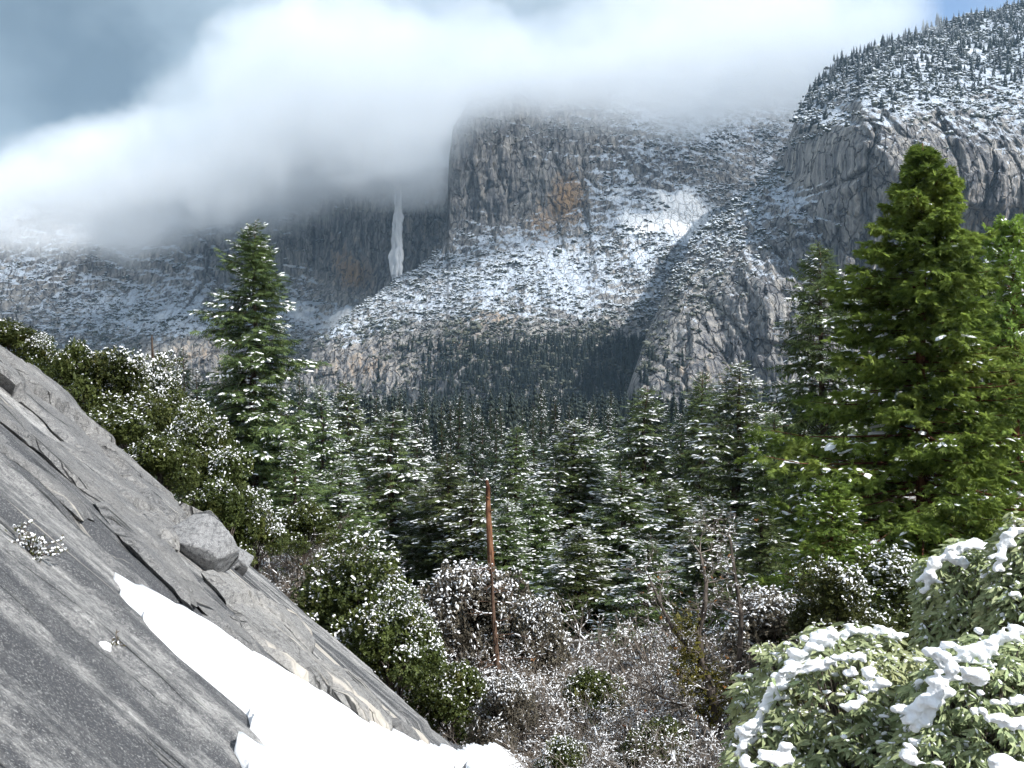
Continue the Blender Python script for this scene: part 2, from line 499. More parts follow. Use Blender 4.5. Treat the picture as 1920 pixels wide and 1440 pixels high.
slope = obj('granite_slope', mesh_from('granite_slope', np.stack([XX, YY, ZZ], -1).reshape(-1, 3), [grid_faces(*YY.shape)], M['granite'], True))
tag(slope, 'smooth grey granite slope dipping to the right beside the viewpoint', kind='structure')

from mathutils.geometry import delaunay_2d_cdt
def patch(poly, step, thick, mat, name, parent=None, rough=0.03, edge=0.08, jit=0.03, undercut=0.05, dome=0.0, seed=1, zoff=0.0, pow_=0.5, label=None, blocks=0.0):
    """a sheet lying on the slope: outline in photograph pixels carried onto the rock, real thickness, rounded rim"""
    rg = np.random.default_rng(seed)
    x, y = slab_xy([q[0] for q in poly], [q[1] for q in poly], thick + 0.45 * dome + zoff * 0.74)
    P = np.stack([x, y], 1)
    # even resampling of the outline
    Q = np.vstack([P, P[:1]])
    seg = np.linalg.norm(np.diff(Q, axis=0), axis=1); s = np.concatenate([[0], np.cumsum(seg)])
    n = max(12, int(s[-1] / step))
    ss = np.linspace(0, s[-1], n, endpoint=False)
    B = np.stack([np.interp(ss, s, Q[:, 0]), np.interp(ss, s, Q[:, 1])], 1)
    B += np.stack([fbm(B[:, 0] * 4, B[:, 1] * 4, octv=3, seed=seed) - 0.5, fbm(B[:, 0] * 4 + 40, B[:, 1] * 4, octv=3, seed=seed + 7) - 0.5], 1) * jit * 4
    lo, hi = B.min(0), B.max(0)
    gx, gy = np.meshgrid(np.arange(lo[0], hi[0], step), np.arange(lo[1], hi[1], step))
    G = np.stack([gx.ravel(), gy.ravel()], 1) + rg.uniform(-0.3, 0.3, (gx.size, 2)) * step
    def dist(P_):
        d = np.full(len(P_), 1e9); ins = np.zeros(len(P_), bool)
        for i in range(n):
            a, b = B[i], B[(i + 1) % n]; ab = b - a
            t = np.clip(((P_ - a) @ ab) / (ab @ ab + 1e-12), 0, 1)
            d = np.minimum(d, np.linalg.norm(P_ - a - t[:, None] * ab, axis=1))
            c = ((a[1] > P_[:, 1]) != (b[1] > P_[:, 1]))
            xx = a[0] + (P_[:, 1] - a[1]) * ab[0] / (ab[1] if abs(ab[1]) > 1e-12 else 1e-12)
            ins ^= c & (P_[:, 0] < xx)
        return d, ins
    d, ins = dist(G)
    k = ins & (d > step * 0.5)
    G, d = G[k], d[k]
    A = np.vstack([B, G])
    vs, es, fs, *_ = delaunay_2d_cdt([Vector(v) for v in A], [(i, (i + 1) % n) for i in range(n)], [], 1, 1e-6)
    vs = np.array([tuple(v) for v in vs]); dd, _i = dist(vs)
    prof = np.power(np.clip(dd / edge, 0, 1), pow_)
    h = thick * (0.72 + 0.28 * prof) + dome * np.sqrt(np.clip(dd / (dd.max() + 1e-9), 0, 1))
    h = h + (fbm(vs[:, 0] * 2.2, vs[:, 1] * 2.2, octv=5, seed=seed + 2, gain=0.55) - 0.5) * rough * 2 * (0.4 + 0.6 * prof)
    if blocks:
        val, jd = worley(vs[:, 0] / 0.9 + (fbm(vs[:, 0] * 2, vs[:, 1] * 2, octv=3, seed=seed) - 0.5) * 0.6, vs[:, 1] / 1.3, seed)
        h = h + (val - 0.5) * blocks - blocks * 0.55 * (1 - smooth(0, 0.10, jd))
    base = slab_z(vs[:, 0], vs[:, 1]) + zoff
    top = np.stack([vs[:, 0], vs[:, 1], base], 1) + SN * h[:, None]
    # skirt
    order = [i for i in range(len(vs)) if dd[i] < 1e-5]
    be = {}
    for f in fs:
        for a, b in zip(f, f[1:] + f[:1]):
            be[(a, b)] = be.get((a, b), 0) + 1
    bed = [(a, b) for (a, b) in be if (b, a) not in be]
    inw = np.zeros_like(vs)
    for a, b in bed:
        e_ = vs[b] - vs[a]; nn_ = np.array([-e_[1], e_[0]])
        inw[a] += nn_; inw[b] += nn_
    inw /= np.linalg.norm(inw, axis=1, keepdims=True) + 1e-9
    cen = vs.mean(0)
    low = {}
    V = list(map(tuple, top))
    for a, b in bed:
        for q in (a, b):
            if q not in low:
                dv = inw[q] * undercut
                zz = slab_z(vs[q, 0] + dv[0], vs[q, 1] + dv[1]) + zoff - 0.12
                low[q] = len(V); V.append((vs[q, 0] + dv[0], vs[q, 1] + dv[1], float(zz)))
    F = [tuple(f) for f in fs] + [(b, a, low[a], low[b]) for a, b in bed]
    me = bpy.data.meshes.new(name)
    me.from_pydata(V, [], F)
    me.materials.append(mat)
    me.polygons.foreach_set('use_smooth', np.arange(len(me.polygons)) < (0 if undercut else 10 ** 9))
    o = obj(name, me, parent)
    return o

SHEETS = [
    # (outline, thickness, material, dome)
    ([(-60, 610), (0, 657), (45, 668), (62, 690), (100, 722), (120, 748), (152, 778), (208, 832), (236, 858), (292, 905), (332, 950), (318, 992), (262, 948), (205, 892), (118, 802), (58, 742), (0, 694), (-60, 650)], 0.24, 'granite_light', 0.02),
    ([(-60, 700), (0, 735), (48, 790), (112, 806), (190, 886), (255, 950), (330, 1036), (420, 1140), (470, 1188), (455, 1196), (395, 1146), (300, 1050), (225, 975), (150, 902), (60, 822), (0, 775), (-60, 730)], 0.19, 'granite_light', 0.0),
    ([(172, 912), (250, 990), (340, 1082), (345, 1096), (336, 1104), (255, 1026), (180, 948), (160, 925)], 0.19, 'granite_light', 0.0),
    ([(-60, 745), (0, 800), (60, 850), (125, 915), (150, 942), (138, 950), (90, 912), (40, 862), (0, 835), (-60, 790)], 0.15, 'granite_light', 0.0),
    ([(348, 1062), (372, 1070), (408, 1112), (440, 1148), (432, 1158), (398, 1136), (362, 1100), (345, 1085)], 0.15, 'granite_light', 0.0),
    ([(356, 1108), (400, 1146), (440, 1180), (436, 1190), (400, 1168), (352, 1122)], 0.15, 'granite_light', 0.0),
    ([(350, 1036), (420, 1066), (470, 1088), (520, 1118), (572, 1165), (576, 1184), (560, 1190), (640, 1228), (700, 1290), (726, 1318), (716, 1336), (664, 1312), (600, 1268), (520, 1216), (455, 1158), (400, 1090)], 0.18, 'granite_tan', 0.10),
    ([(722, 1330), (760, 1352), (800, 1384), (780, 1384), (740, 1358)], 0.12, 'granite_light', 0.05),
    ([(245, 938), (262, 930), (300, 962), (318, 996), (306, 1008), (280, 980)], 0.20, 'granite_tan', 0.0),
]
for i, (poly, th, mt, dm) in enumerate(SHEETS):
    patch(poly, 0.06, th, M[mt], 'rock_sheet', slope, rough=0.045 if mt != 'granite_tan' else 0.06, edge=0.04, jit=0.04, undercut=0.30, dome=dm, seed=30 + i, blocks={0: 0.16, 6: 0.10, 8: 0.1}.get(i, 0.03))

# boulders perched on the rim of the slope
def rock_mesh(name, size, seed, mat, planes=12, sub=5, sharp=0.02):
    import bmesh
    bm = bmesh.new()
    bmesh.ops.create_icosphere(bm, subdivisions=sub, radius=1.0)
    V = np.array([v.co[:] for v in bm.verts]); F = np.array([[v.index for v in f.verts] for f in bm.faces])
    bm.free()
    rg = np.random.default_rng(seed)
    N = rg.normal(size=(planes, 3)); N /= np.linalg.norm(N, axis=1, keepdims=True)
    N = np.vstack([N, np.eye(3), -np.eye(3)])
    D = rg.uniform(0.68, 0.92, len(N)); D[-6:] = rg.uniform(0.72, 0.95, 6)
    r = np.min(np.where(V @ N.T > 0.05, D / np.maximum(V @ N.T, 0.05), 9), axis=1)
    V = V * np.minimum(r, 1.35)[:, None]
    V = V * (1 + (fbm(V[:, 0] * 2.5 + 9, V[:, 1] * 2.5, V[:, 2] * 2.5, octv=5, seed=seed, gain=0.6) - 0.5) * 0.09)[:, None]
    V = V * np.asarray(size)
    return mesh_from(name, V, [F], mat, True)
BOULDERS = [
    (380, 1022, 0.26, (0.36, 0.31, 0.33), (0.5, 0.65, -0.5), 4, 'granite_grey', 'large angular grey boulder perched on the rim of the granite slope'),
    (440, 1062, 0.12, (0.17, 0.20, 0.26), (0.2, 0.6, 0.3), 9, 'granite_grey', 'small dark boulder tucked behind the right side of the large angular boulder'),
    (352, 968, 0.15, (0.22, 0.20, 0.15), (0.1, 0.5, 0.9), 12, 'granite_tan', 'pale stone lying just left of and above the large angular boulder'),
]
for (px, py, D, size, rot, sd, mt, lab) in BOULDERS:
    D = float(slab_xy(px, py, D)[1])
    o = obj('boulder', rock_mesh('boulder', size, sd, M[mt]), None, at(px, py, D))
    o.rotation_euler = rot
    tag(o, lab, 'boulder')

# snow lying on the slope
sn = patch([(204, 1054), (240, 1073), (300, 1100), (332, 1119), (430, 1180), (500, 1224), (560, 1260), (640, 1308), (700, 1340), (760, 1368), (810, 1385), (858, 1398), (905, 1390), (950, 1402), (985, 1434), (1010, 1475), (960, 1490), (880, 1440), (868, 1412), (835, 1420), (840, 1446), (830, 1500), (760, 1600), (620, 1600), (545, 1500), (492, 1440), (452, 1402), (434, 1362), (440, 1352), (484, 1362), (470, 1338), (454, 1322), (450, 1298), (420, 1268), (370, 1228), (310, 1178), (262, 1130), (226, 1088)],
           0.09, 0.10, M['snow'], 'snow_field', rough=0.035, edge=0.22, jit=0.035, undercut=0.0, seed=77, zoff=0.07)
tag(sn, 'long bright tongue of snow lying on the granite slope', kind='structure')
for poly, sd, th in (([(-4, 690), (6, 686), (14, 696), (6, 702)], 79, 0.1),
                     ([(268, 926), (280, 930), (292, 944), (280, 940)], 80, 0.05), ([(846, 1420), (858, 1412), (866, 1425), (852, 1432)], 81, 0.05)):
    o = patch(poly, 0.014 if sd == 78 else 0.05, th, M['snow'], 'snow_patch', rough=0.015, edge=0.08, jit=0.008, undercut=0.0, seed=sd, zoff=0.10 if sd != 78 else 0.04)
    tag(o, 'small leftover patch of snow on the granite slope', kind='stuff')

# ------------------------------------------------------------------ the valley walls
def rbf_depth(pts):
    P = np.array(pts, float); X = P[:, :2] / 300.0; n = len(X)
    def ker(r): return np.where(r > 0, r * r * np.log(r + 1e-9), 0)
    K = ker(np.linalg.norm(X[:, None] - X[None], axis=-1)) + np.eye(n) * 0.004
    Pm = np.hstack([np.ones((n, 1)), X])
    A = np.block([[K, Pm], [Pm.T, np.zeros((3, 3))]])
    w = np.linalg.solve(A, np.concatenate([P[:, 2], np.zeros(3)]))
    def f(px, py):
        q = np.stack([px, py], -1).reshape(-1, 2) / 300.0
        r = ker(np.linalg.norm(q[:, None] - X[None], axis=-1)) @ w[:n] + w[n] + q @ w[n + 1:]
        return r.reshape(px.shape)
    return f
def blobs(px, py, lst):
    """(px, py, rx, ry, value): soft patches"""
    s = np.zeros_like(px)
    for (a, b, rx, ry, v) in lst:
        s += v * np.exp(-(((px - a) / rx) ** 2 + ((py - b) / ry) ** 2))
    return s

def mat_wall(name):
    m, T = material(name)
    p = pos_of(T)
    nz = T.n('ShaderNodeSeparateXYZ', i0=T.n('ShaderNodeNewGeometry').outputs['Normal']).outputs[2]
    alt = T.n('ShaderNodeSeparateXYZ', i0=p).outputs[2]
    st = T.vmath('MULTIPLY', p, (0.030, 0.030, 0.0035))
    streak = T.noise(st, 3.2, 5.0, 0.6, 0.3)
    fine = T.noise(T.vmath('MULTIPLY', p, (0.12, 0.12, 0.03)), 1.6, 4.0, 0.6)
    broad = T.noise(p, 0.006, 4.0, 0.6)
    c = T.ramp(T.math('ADD', T.math('MULTIPLY', streak, 0.55), T.math('ADD', T.math('MULTIPLY', fine, 0.25), T.math('MULTIPLY', broad, 0.2))),
               [(0.36, (0.04, 0.043, 0.052)), (0.45, (0.15, 0.15, 0.155)), (0.54, (0.27, 0.26, 0.245)), (0.66, (0.48, 0.445, 0.395))])
    warm = T.n('ShaderNodeAttribute', {'attribute_name': 'warm'}).outputs['Fac']
    c = T.mix(T.math('MULTIPLY', T.step(T.math('ADD', streak, T.math('MULTIPLY', warm, 0.35)), 0.58, 0.80), warm), c, (0.34, 0.22, 0.12))
    dark = T.n('ShaderNodeAttribute', {'attribute_name': 'stain_shade'}).outputs['Fac']  # dark rock stains, plus the arch's cast shadow put into the colour
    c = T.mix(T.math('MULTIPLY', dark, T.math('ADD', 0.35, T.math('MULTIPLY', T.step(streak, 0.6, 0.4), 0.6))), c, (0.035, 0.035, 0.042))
    # snow clings where the rock leans back, more of it higher up
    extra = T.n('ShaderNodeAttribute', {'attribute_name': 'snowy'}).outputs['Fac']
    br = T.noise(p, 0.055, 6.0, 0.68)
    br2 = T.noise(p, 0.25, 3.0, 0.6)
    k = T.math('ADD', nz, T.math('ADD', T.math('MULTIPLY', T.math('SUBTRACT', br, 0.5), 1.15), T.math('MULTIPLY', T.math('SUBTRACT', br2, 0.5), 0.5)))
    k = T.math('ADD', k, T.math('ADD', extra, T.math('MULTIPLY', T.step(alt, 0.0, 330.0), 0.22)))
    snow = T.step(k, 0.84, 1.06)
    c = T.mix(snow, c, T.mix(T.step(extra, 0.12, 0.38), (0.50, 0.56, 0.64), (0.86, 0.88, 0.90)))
    h = T.math('ADD', T.math('MULTIPLY', streak, 1.0), T.math('ADD', fine, T.math('MULTIPLY', br2, 0.5)))
    vo = T.n('ShaderNodeTexVoronoi', {'feature': 'DISTANCE_TO_EDGE'}, Vector=T.vmath('ADD', T.vmath('MULTIPLY', p, (0.045, 0.02, 0.012)), T.vmath('SCALE', T.noise(p, 0.03, 3.0, 0.6, color=True), scale=0.8)), Scale=1.5)
    ck = T.step(vo.outputs[0], 0.055, 0.0)
    c = T.mix(T.math('MULTIPLY', ck, T.math('SUBTRACT', 0.75, T.math('MULTIPLY', snow, 0.75))), c, (0.03, 0.03, 0.035))
    h = T.math('SUBTRACT', h, T.math('MULTIPLY', ck, 1.2))
    finish(T, c, 0.9, h, 7.0, 0.9, 0.1)
    return m
M['wall'] = mat_wall('snowy_granite_wall')

def valley_wall(name, label, px0, px1, ncol, nrow, sky_line, depth_pts, cliff, snowy, warm, stain_shade, seed, bottom=800.0, arch=None, extra_px=()):
    px = np.unique(np.concatenate([np.linspace(px0, px1, ncol), np.asarray(extra_px, float)]))
    top = interp(px, sky_line) + (fbm(px / 22, px * 0, octv=4, seed=seed + 50) - 0.5) * 12
    v = np.linspace(0, 1, nrow)
    PY = bottom + (top - bottom)[None, :] * v[:, None]
    PX = np.broadcast_to(px[None, :], PY.shape).copy()
    Y = rbf_depth(depth_pts)(PX, PY)
    x = (PX - 960) / FPX * Y; z = (720 - PY) / FPX * Y
    cl = np.clip(blobs(PX, PY, cliff), 0, 1)
    R = (fbm(x / 150, z / 190, octv=3, seed=seed) - 0.5) * 75 * smooth(0, 0.12, 1 - v[:, None] * 0.999 + 0.02)
    R += -(fbm(x / 46, z / 170, octv=4, seed=seed + 3, ridged=True) - 0.5) * (14 + 30 * cl)
    R += (fbm(x / 15, z / 40, octv=4, seed=seed + 9) - 0.5) * (9 + 8 * cl)
    # jointed blocks and pillars with open cracks between them
    wx_ = x + 14 * (fbm(x / 30, z / 30, octv=3, seed=seed + 60) - 0.5); wz_ = z + 22 * (fbm(x / 40, z / 40, octv=2, seed=seed + 61) - 0.5)
    for sx_, sz_, amp_, gap_ in ((46.0, 130.0, 16.0, 9.0), (17.0, 48.0, 6.5, 4.5)):
        val, jd = worley(wx_ / sx_, (wz_ + 0.35 * wx_) / sz_, seed + int(sx_))
        R += ((val - 0.5) * amp_ + gap_ * (1 - smooth(0.0, 0.14, jd))) * (0.25 + 0.75 * cl)
    # ledges and slanting ramps
    for per, amp, tilt, sd in ((34.0, 8.0, 0.25, 1), (15.0, 3.6, -0.35, 2)):
        ph = (z + tilt * x + 45 * fbm(x / 80, z / 60, octv=3, seed=seed + 20 + sd)) / per
        sw = ph - np.floor(ph)
        R += amp * (smooth(0, 0.32, sw) - sw) * (1.1 - 0.55 * cl) * (0.3 + 1.2 * vnoise(x / 60, z / 45, None, seed + 40 + sd))
    if arch is not None:
        R += arch(PX, PY)
    # round the skyline off to the back
    e = np.clip((PY - top[None, :]) / 26.0, 0, 1)
    R += 55 * (1 - e) ** 3
    Y = Y + R
    x = (PX - 960) / FPX * Y; z = (720 - PY) / FPX * Y
    # the far side of the crest: it falls away behind
    back = []
    for k in (1, 2, 3):
        back.append(np.stack([x[-1] * (1 + 0.02 * k), Y[-1] + 140.0 * k, z[-1] - 45.0 * k * k], -1))
    P = np.concatenate([np.stack([x, Y, z], -1), np.stack(back, 0)], 0)
    padv = lambda a: np.concatenate([a, np.repeat(a[-1:], 3, 0)], 0).ravel()
    wob = (fbm(x / 70, z / 50, octv=4, seed=seed + 77, gain=0.6) - 0.5)
    sv = np.clip(blobs(PX + wob * 90, PY + wob * 70, snowy) * (1 + wob * 1.6), -1, 1); wv = np.clip(blobs(PX, PY, warm), 0, 1); dv = np.clip(blobs(PX, PY, stain_shade), 0, 1)
    me = mesh_from(name, P.reshape(-1, 3), [grid_faces(nrow + 3, len(px))], M['wall'], True,
                   attrs={'snowy': ('POINT', 'FLOAT', padv(sv)), 'warm': ('POINT', 'FLOAT', padv(wv)), 'stain_shade': ('POINT', 'FLOAT', padv(dv))})
    o = obj(name, me)
    tag(o, label, kind='structure')
    Pg = P[:nrow]
    du = np.gradient(Pg, axis=1); dvv = np.gradient(Pg, axis=0)
    nrm = np.cross(du, dvv); nrm /= np.linalg.norm(nrm, axis=-1, keepdims=True) + 1e-9
    nrm *= np.sign(-nrm[..., 1:2] + 1e-9)
    return dict(px=px, PX=PX, PY=PY, P=Pg, nz=nrm[..., 2], top=top, cl=cl, sv=sv, bottom=bottom)

def on_wall(S, px, py):
    j = int(np.clip(np.searchsorted(S['px'], px), 0, len(S['px']) - 1))
    nr = S['PY'].shape[0]
    i = int(np.clip(round((py - S['bottom']) / (S['top'][j] - S['bottom']) * (nr - 1)), 0, nr - 1))
    return S['P'][i, j]

def arch_right(px, py):
    r = 16 * smooth(0, 1, (py - (205 + 0.0016 * (px - 1790) ** 2)) / 14.0) * np.exp(-((px - 1790) / 62.0) ** 4) * np.exp(-np.clip(py - 205, 0, 400) / 120.0)
    # the fold where the west-facing side turns out of the light
    r += 60 * smooth(0, 1, (1625 - px + (py - 140) * -0.12) / 26.0) * smooth(240, 205, py) * smooth(60, 110, py)
    return r
WALL_A = valley_wall('mountain', 'right-hand granite headland with sheer streaked face and forested snowy top', 1150, 2150, 470, 330,
    [(1150, 790), (1165, 765), (1180, 720), (1215, 620), (1260, 520), (1310, 440), (1400, 366), (1440, 325), (1478, 262), (1498, 205), (1520, 165), (1570, 112), (1640, 90), (1700, 72), (1760, 48), (1830, 26), (1920, 8), (2150, -60)],
    [(1500, 270, 1560), (1610, 185, 1480), (1760, 200, 1430), (1920, 238, 1400), (2150, 230, 1380), (1500, 200, 1680), (1570, 100, 1860), (1760, 35, 1960), (1920, 0, 2010), (2150, -60, 2050),
     (1700, 560, 1400), (1920, 560, 1360), (1600, 560, 1390), (2150, 560, 1340), (1150, 800, 1400), (1200, 720, 1340), (1400, 740, 1280), (1600, 740, 1270), (1920, 740, 1250), (2150, 800, 1250),
     (1300, 480, 1520), (1450, 450, 1440), (1250, 600, 1420), (1450, 600, 1340), (1480, 320, 1600), (1400, 390, 1580), (1560, 400, 1430), (1215, 640, 1440)],
    [(1780, 400, 230, 190, 1.2), (1400, 660, 200, 110, .9), (1500, 520, 120, 90, .8), (1610, 300, 90, 110, .8), (1900, 300, 90, 60, .6)],
    [(1760, 110, 170, 60, .22), (1540, 350, 50, 40, .28), (1480, 380, 60, 40, .15), (1430, 700, 200, 90, -.30), (1750, 420, 200, 170, -.25), (1350, 560, 70, 90, -.05), (1530, 210, 40, 60, .1)],
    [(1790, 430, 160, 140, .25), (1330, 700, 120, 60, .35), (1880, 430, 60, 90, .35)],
    [(1800, 262, 46, 55, .85), (1860, 330, 30, 40, .5), (1640, 270, 40, 60, .3), (1700, 340, 16, 60, .5), (1600, 470, 50, 60, .45), (1500, 500, 10, 60, .4)], 100, arch=arch_right)  # first dark patch paints the shadow under the arch into the rock colour
WALL_B = valley_wall('mountain', 'central granite wall with snow-dusted brushy apron below the cloud', 530, 1720, 500, 310,
    [(530, 790), (545, 745), (560, 690), (585, 645), (640, 602), (690, 562), (740, 527), (800, 490), (828, 466), (834, 440), (838, 400), (842, 300), (850, 235), (880, 190), (960, 165), (1100, 150), (1300, 145), (1560, 140), (1720, 140)],
    [(530, 800, 1830), (540, 780, 1810), (800, 790, 1700), (1000, 790, 1620), (1200, 790, 1560), (1500, 790, 1560), (1720, 790, 1600), (585, 645, 1905), (690, 562, 2030), (800, 490, 2140), (836, 440, 2190), (850, 300, 2215), (950, 300, 2235),
     (1000, 440, 2160), (900, 440, 2170), (800, 650, 1800), (1000, 600, 1800), (900, 560, 1900), (1000, 500, 2010), (1200, 560, 1850), (1200, 400, 2060), (1100, 450, 2080), (1150, 330, 2200), (1250, 265, 2270),
     (1400, 300, 2310), (1450, 220, 2480), (1100, 200, 2350), (1100, 70, 2560), (900, 120, 2330), (850, 200, 2235), (1300, 500, 1950), (1300, 160, 2560), (1720, 140, 2650), (1720, 500, 2100), (660, 690, 1840), (740, 700, 1780), (620, 640, 1880)],
    [(940, 350, 110, 110, 1.1), (1060, 400, 60, 90, .9), (1200, 300, 120, 50, .8), (680, 690, 130, 60, .9), (960, 590, 60, 40, .5)],
    [(1240, 385, 60, 34, .85), (1290, 415, 28, 30, .75), (1195, 420, 20, 20, .5), (1200, 480, 25, 22, .2), (620, 620, 60, 22, .22), (1000, 560, 260, 110, .10), (950, 350, 110, 90, -.16), (1060, 390, 40, 70, -.15), (1050, 690, 240, 50, -.75), (680, 690, 120, 45, -.40), (900, 690, 120, 60, -.3), (960, 620, 50, 40, -.2), (1170, 700, 60, 80, -.5), (1350, 210, 90, 60, .15)],
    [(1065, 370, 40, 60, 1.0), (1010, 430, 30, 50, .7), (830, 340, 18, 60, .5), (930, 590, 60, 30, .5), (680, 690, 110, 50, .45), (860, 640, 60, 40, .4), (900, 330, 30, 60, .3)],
    [(900, 270, 70, 60, .6), (960, 360, 50, 60, .35), (1250, 290, 90, 30, .5), (1350, 250, 60, 30, .4), (1130, 300, 60, 40, .35)], 200,
    extra_px=np.linspace(826, 854, 24))
WALL_C = valley_wall('mountain', 'shadowed back wall of the waterfall alcove fading into cloud on the left', -260, 930, 430, 230,
    [(-260, 420), (0, 395), (200, 375), (500, 355), (930, 300)],
    [(-260, 800, 2000), (0, 800, 2000), (300, 800, 1960), (500, 800, 2000), (700, 800, 2100), (930, 800, 2200), (0, 640, 2150), (0, 520, 2290), (100, 440, 2420), (-260, 500, 2250), (-260, 330, 2500), (200, 300, 2600),
     (300, 560, 2320), (380, 705, 2040), (380, 632, 2075), (280, 640, 2120), (300, 600, 2210), (430, 450, 2440), (430, 540, 2400), (540, 500, 2540), (540, 610, 2370), (600, 570, 2450), (650, 470, 2480), (700, 400, 2430), (800, 400, 2340), (700, 545, 2390),
     (640, 595, 2340), (620, 650, 2220), (500, 640, 2280), (500, 300, 2620), (930, 260, 2480), (930, 540, 2330), (780, 520, 2320), (180, 560, 2320), (150, 660, 2130)],
    [(650, 500, 90, 80, 1.2), (790, 440, 90, 90, 1.2), (380, 665, 80, 40, 1.2), (390, 540, 60, 50, .7), (60, 470, 70, 40, .6)],
    [(540, 500, 22, 50, .35), (630, 592, 60, 16, .45), (650, 500, 75, 55, -.35), (790, 430, 80, 80, -.30), (360, 665, 80, 30, -.45), (200, 540, 160, 70, .12), (330, 610, 110, 20, .2), (560, 580, 50, 40, .15)],
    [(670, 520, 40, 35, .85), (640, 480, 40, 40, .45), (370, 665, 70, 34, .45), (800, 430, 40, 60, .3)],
    [(705, 510, 22, 60, .75), (600, 480, 40, 50, .45), (640, 440, 70, 30, .4), (770, 480, 20, 60, .4), (60, 480, 60, 40, .3)], 300)

# ------------------------------------------------------------------ cloud hanging on the walls, thin haze, the waterfall
def fcurve(T, v, lo, hi, pts, olo, ohi):
    """piecewise-linear function of a value"""
    nd = T.n('ShaderNodeFloatCurve')
    T.set(nd, 'Value', T.n('ShaderNodeMapRange', i0=v, i1=lo, i2=hi, i3=0.0, i4=1.0).outputs[0])
    cm = nd.mapping; c = cm.curves[0]
    P = [((a - lo) / (hi - lo), (b - olo) / (ohi - olo)) for a, b in pts]
    c.points[0].location = P[0]; c.points[1].location = P[-1]
    for q in P[1:-1]:
        c.points.new(*q)
    cm.update()
    return T.n('ShaderNodeMapRange', i0=nd.outputs[0], i1=0.0, i2=1.0, i3=olo, i4=ohi).outputs[0]
def wx(px, Y=2050.0): return (px - 960) / FPX * Y
def wz(py, Y=2050.0): return (720 - py) / FPX * Y

def box_mesh(name, lo, hi, mat):
    V = [(x, y, z) for x in (lo[0], hi[0]) for y in (lo[1], hi[1]) for z in (lo[2], hi[2])]
    F = [(0, 1, 3, 2), (4, 6, 7, 5), (0, 4, 5, 1), (2, 3, 7, 6), (0, 2, 6, 4), (1, 5, 7, 3)]
    me = bpy.data.meshes.new(name); me.from_pydata(V, [], F); me.materials.append(mat)
    return me

m, T = material('cloud_volume')
p = pos_of(T)
warp = T.vmath('SCALE', T.vmath('SUBTRACT', T.noise(p, 0.0034, 3.0, 0.55, color=True), (0.5, 0.5, 0.5)), scale=230.0)
pw = T.vmath('ADD', p, warp)
s3 = T.n('ShaderNodeSeparateXYZ', i0=pw)
X, Yc, Z = s3.outputs
zb = fcurve(T, X, -1500, 1100, [(-1500, 200), (wx(-60), wz(500)), (wx(60), wz(480)), (wx(170), wz(488)), (wx(330), wz(465)), (wx(450), wz(452)), (wx(560), wz(425)), (wx(690), wz(392)), (wx(790), wz(385)), (wx(860), wz(330)), (wx(940), wz(285)), (wx(1060), wz(262)), (wx(1200), wz(255)), (wx(1330), wz(262)), (wx(1480), wz(232)), (1100, 570)], 0, 900)
zt = fcurve(T, X, -1500, 1100, [(-1500, 480), (wx(0), wz(270)), (wx(150), wz(215)), (wx(300), wz(195)), (wx(400), wz(120)), (wx(470), wz(30)), (wx(640), wz(-20)), (wx(850), wz(0)), (wx(1000), wz(-10)), (wx(1250), wz(-30)), (wx(1450), wz(-30)), (1100, 800)], 0, 900)
low = T.step(T.math('SUBTRACT', Z, zb), -40.0, 130.0)
high = T.step(T.math('SUBTRACT', zt, Z), -30.0, 130.0)
fb = T.noise(p, 0.0120, 6.0, 0.62, 0.6)
shape = T.math('MULTIPLY', low, high)
dens = T.math('MAXIMUM', T.math('SUBTRACT', T.math('MULTIPLY', shape, 2.6), T.math('MULTIPLY', fb, 2.7)), 0.0)
dens = T.math('MULTIPLY', dens, fcurve(T, X, -1500, 1100, [(-1500, 1), (wx(60), 1.0), (wx(200), 1.1), (wx(760), 1.0), (wx(880), .85), (wx(1100), .8), (wx(1300), .8), (1100, .8)], 0, 3))
dens = T.math('MULTIPLY', dens, 0.0068)
pv = T.n('ShaderNodeVolumePrincipled', Color=(0.935, 0.968, 1.0, 1), Density=dens, Anisotropy=-0.40)
T.n('ShaderNodeOutputMaterial', Volume=pv.outputs[0])
m.cycles.volume_step_rate = 0.5
M['cloud'] = m
cb = obj('cloud_bank', box_mesh('cloud_bank', (-1500, 1840, 120), (760, 2520, 900), M['cloud']))
tag(cb, 'low white cloud bank hiding the tops of the valley walls', kind='stuff')

# thin blue air between the camera and the walls
m, T = material('haze_volume')
pv = T.n('ShaderNodeVolumePrincipled', Color=(0.52, 0.76, 1.0, 1), Density=0.00004, Anisotropy=0.2)
T.n('ShaderNodeOutputMaterial', Volume=pv.outputs[0])
hz = obj('haze', box_mesh('haze', (-4300, -120, -50.5), (4300, 4300, 960), m))
tag(hz, 'thin blue haze filling the valley', kind='stuff')

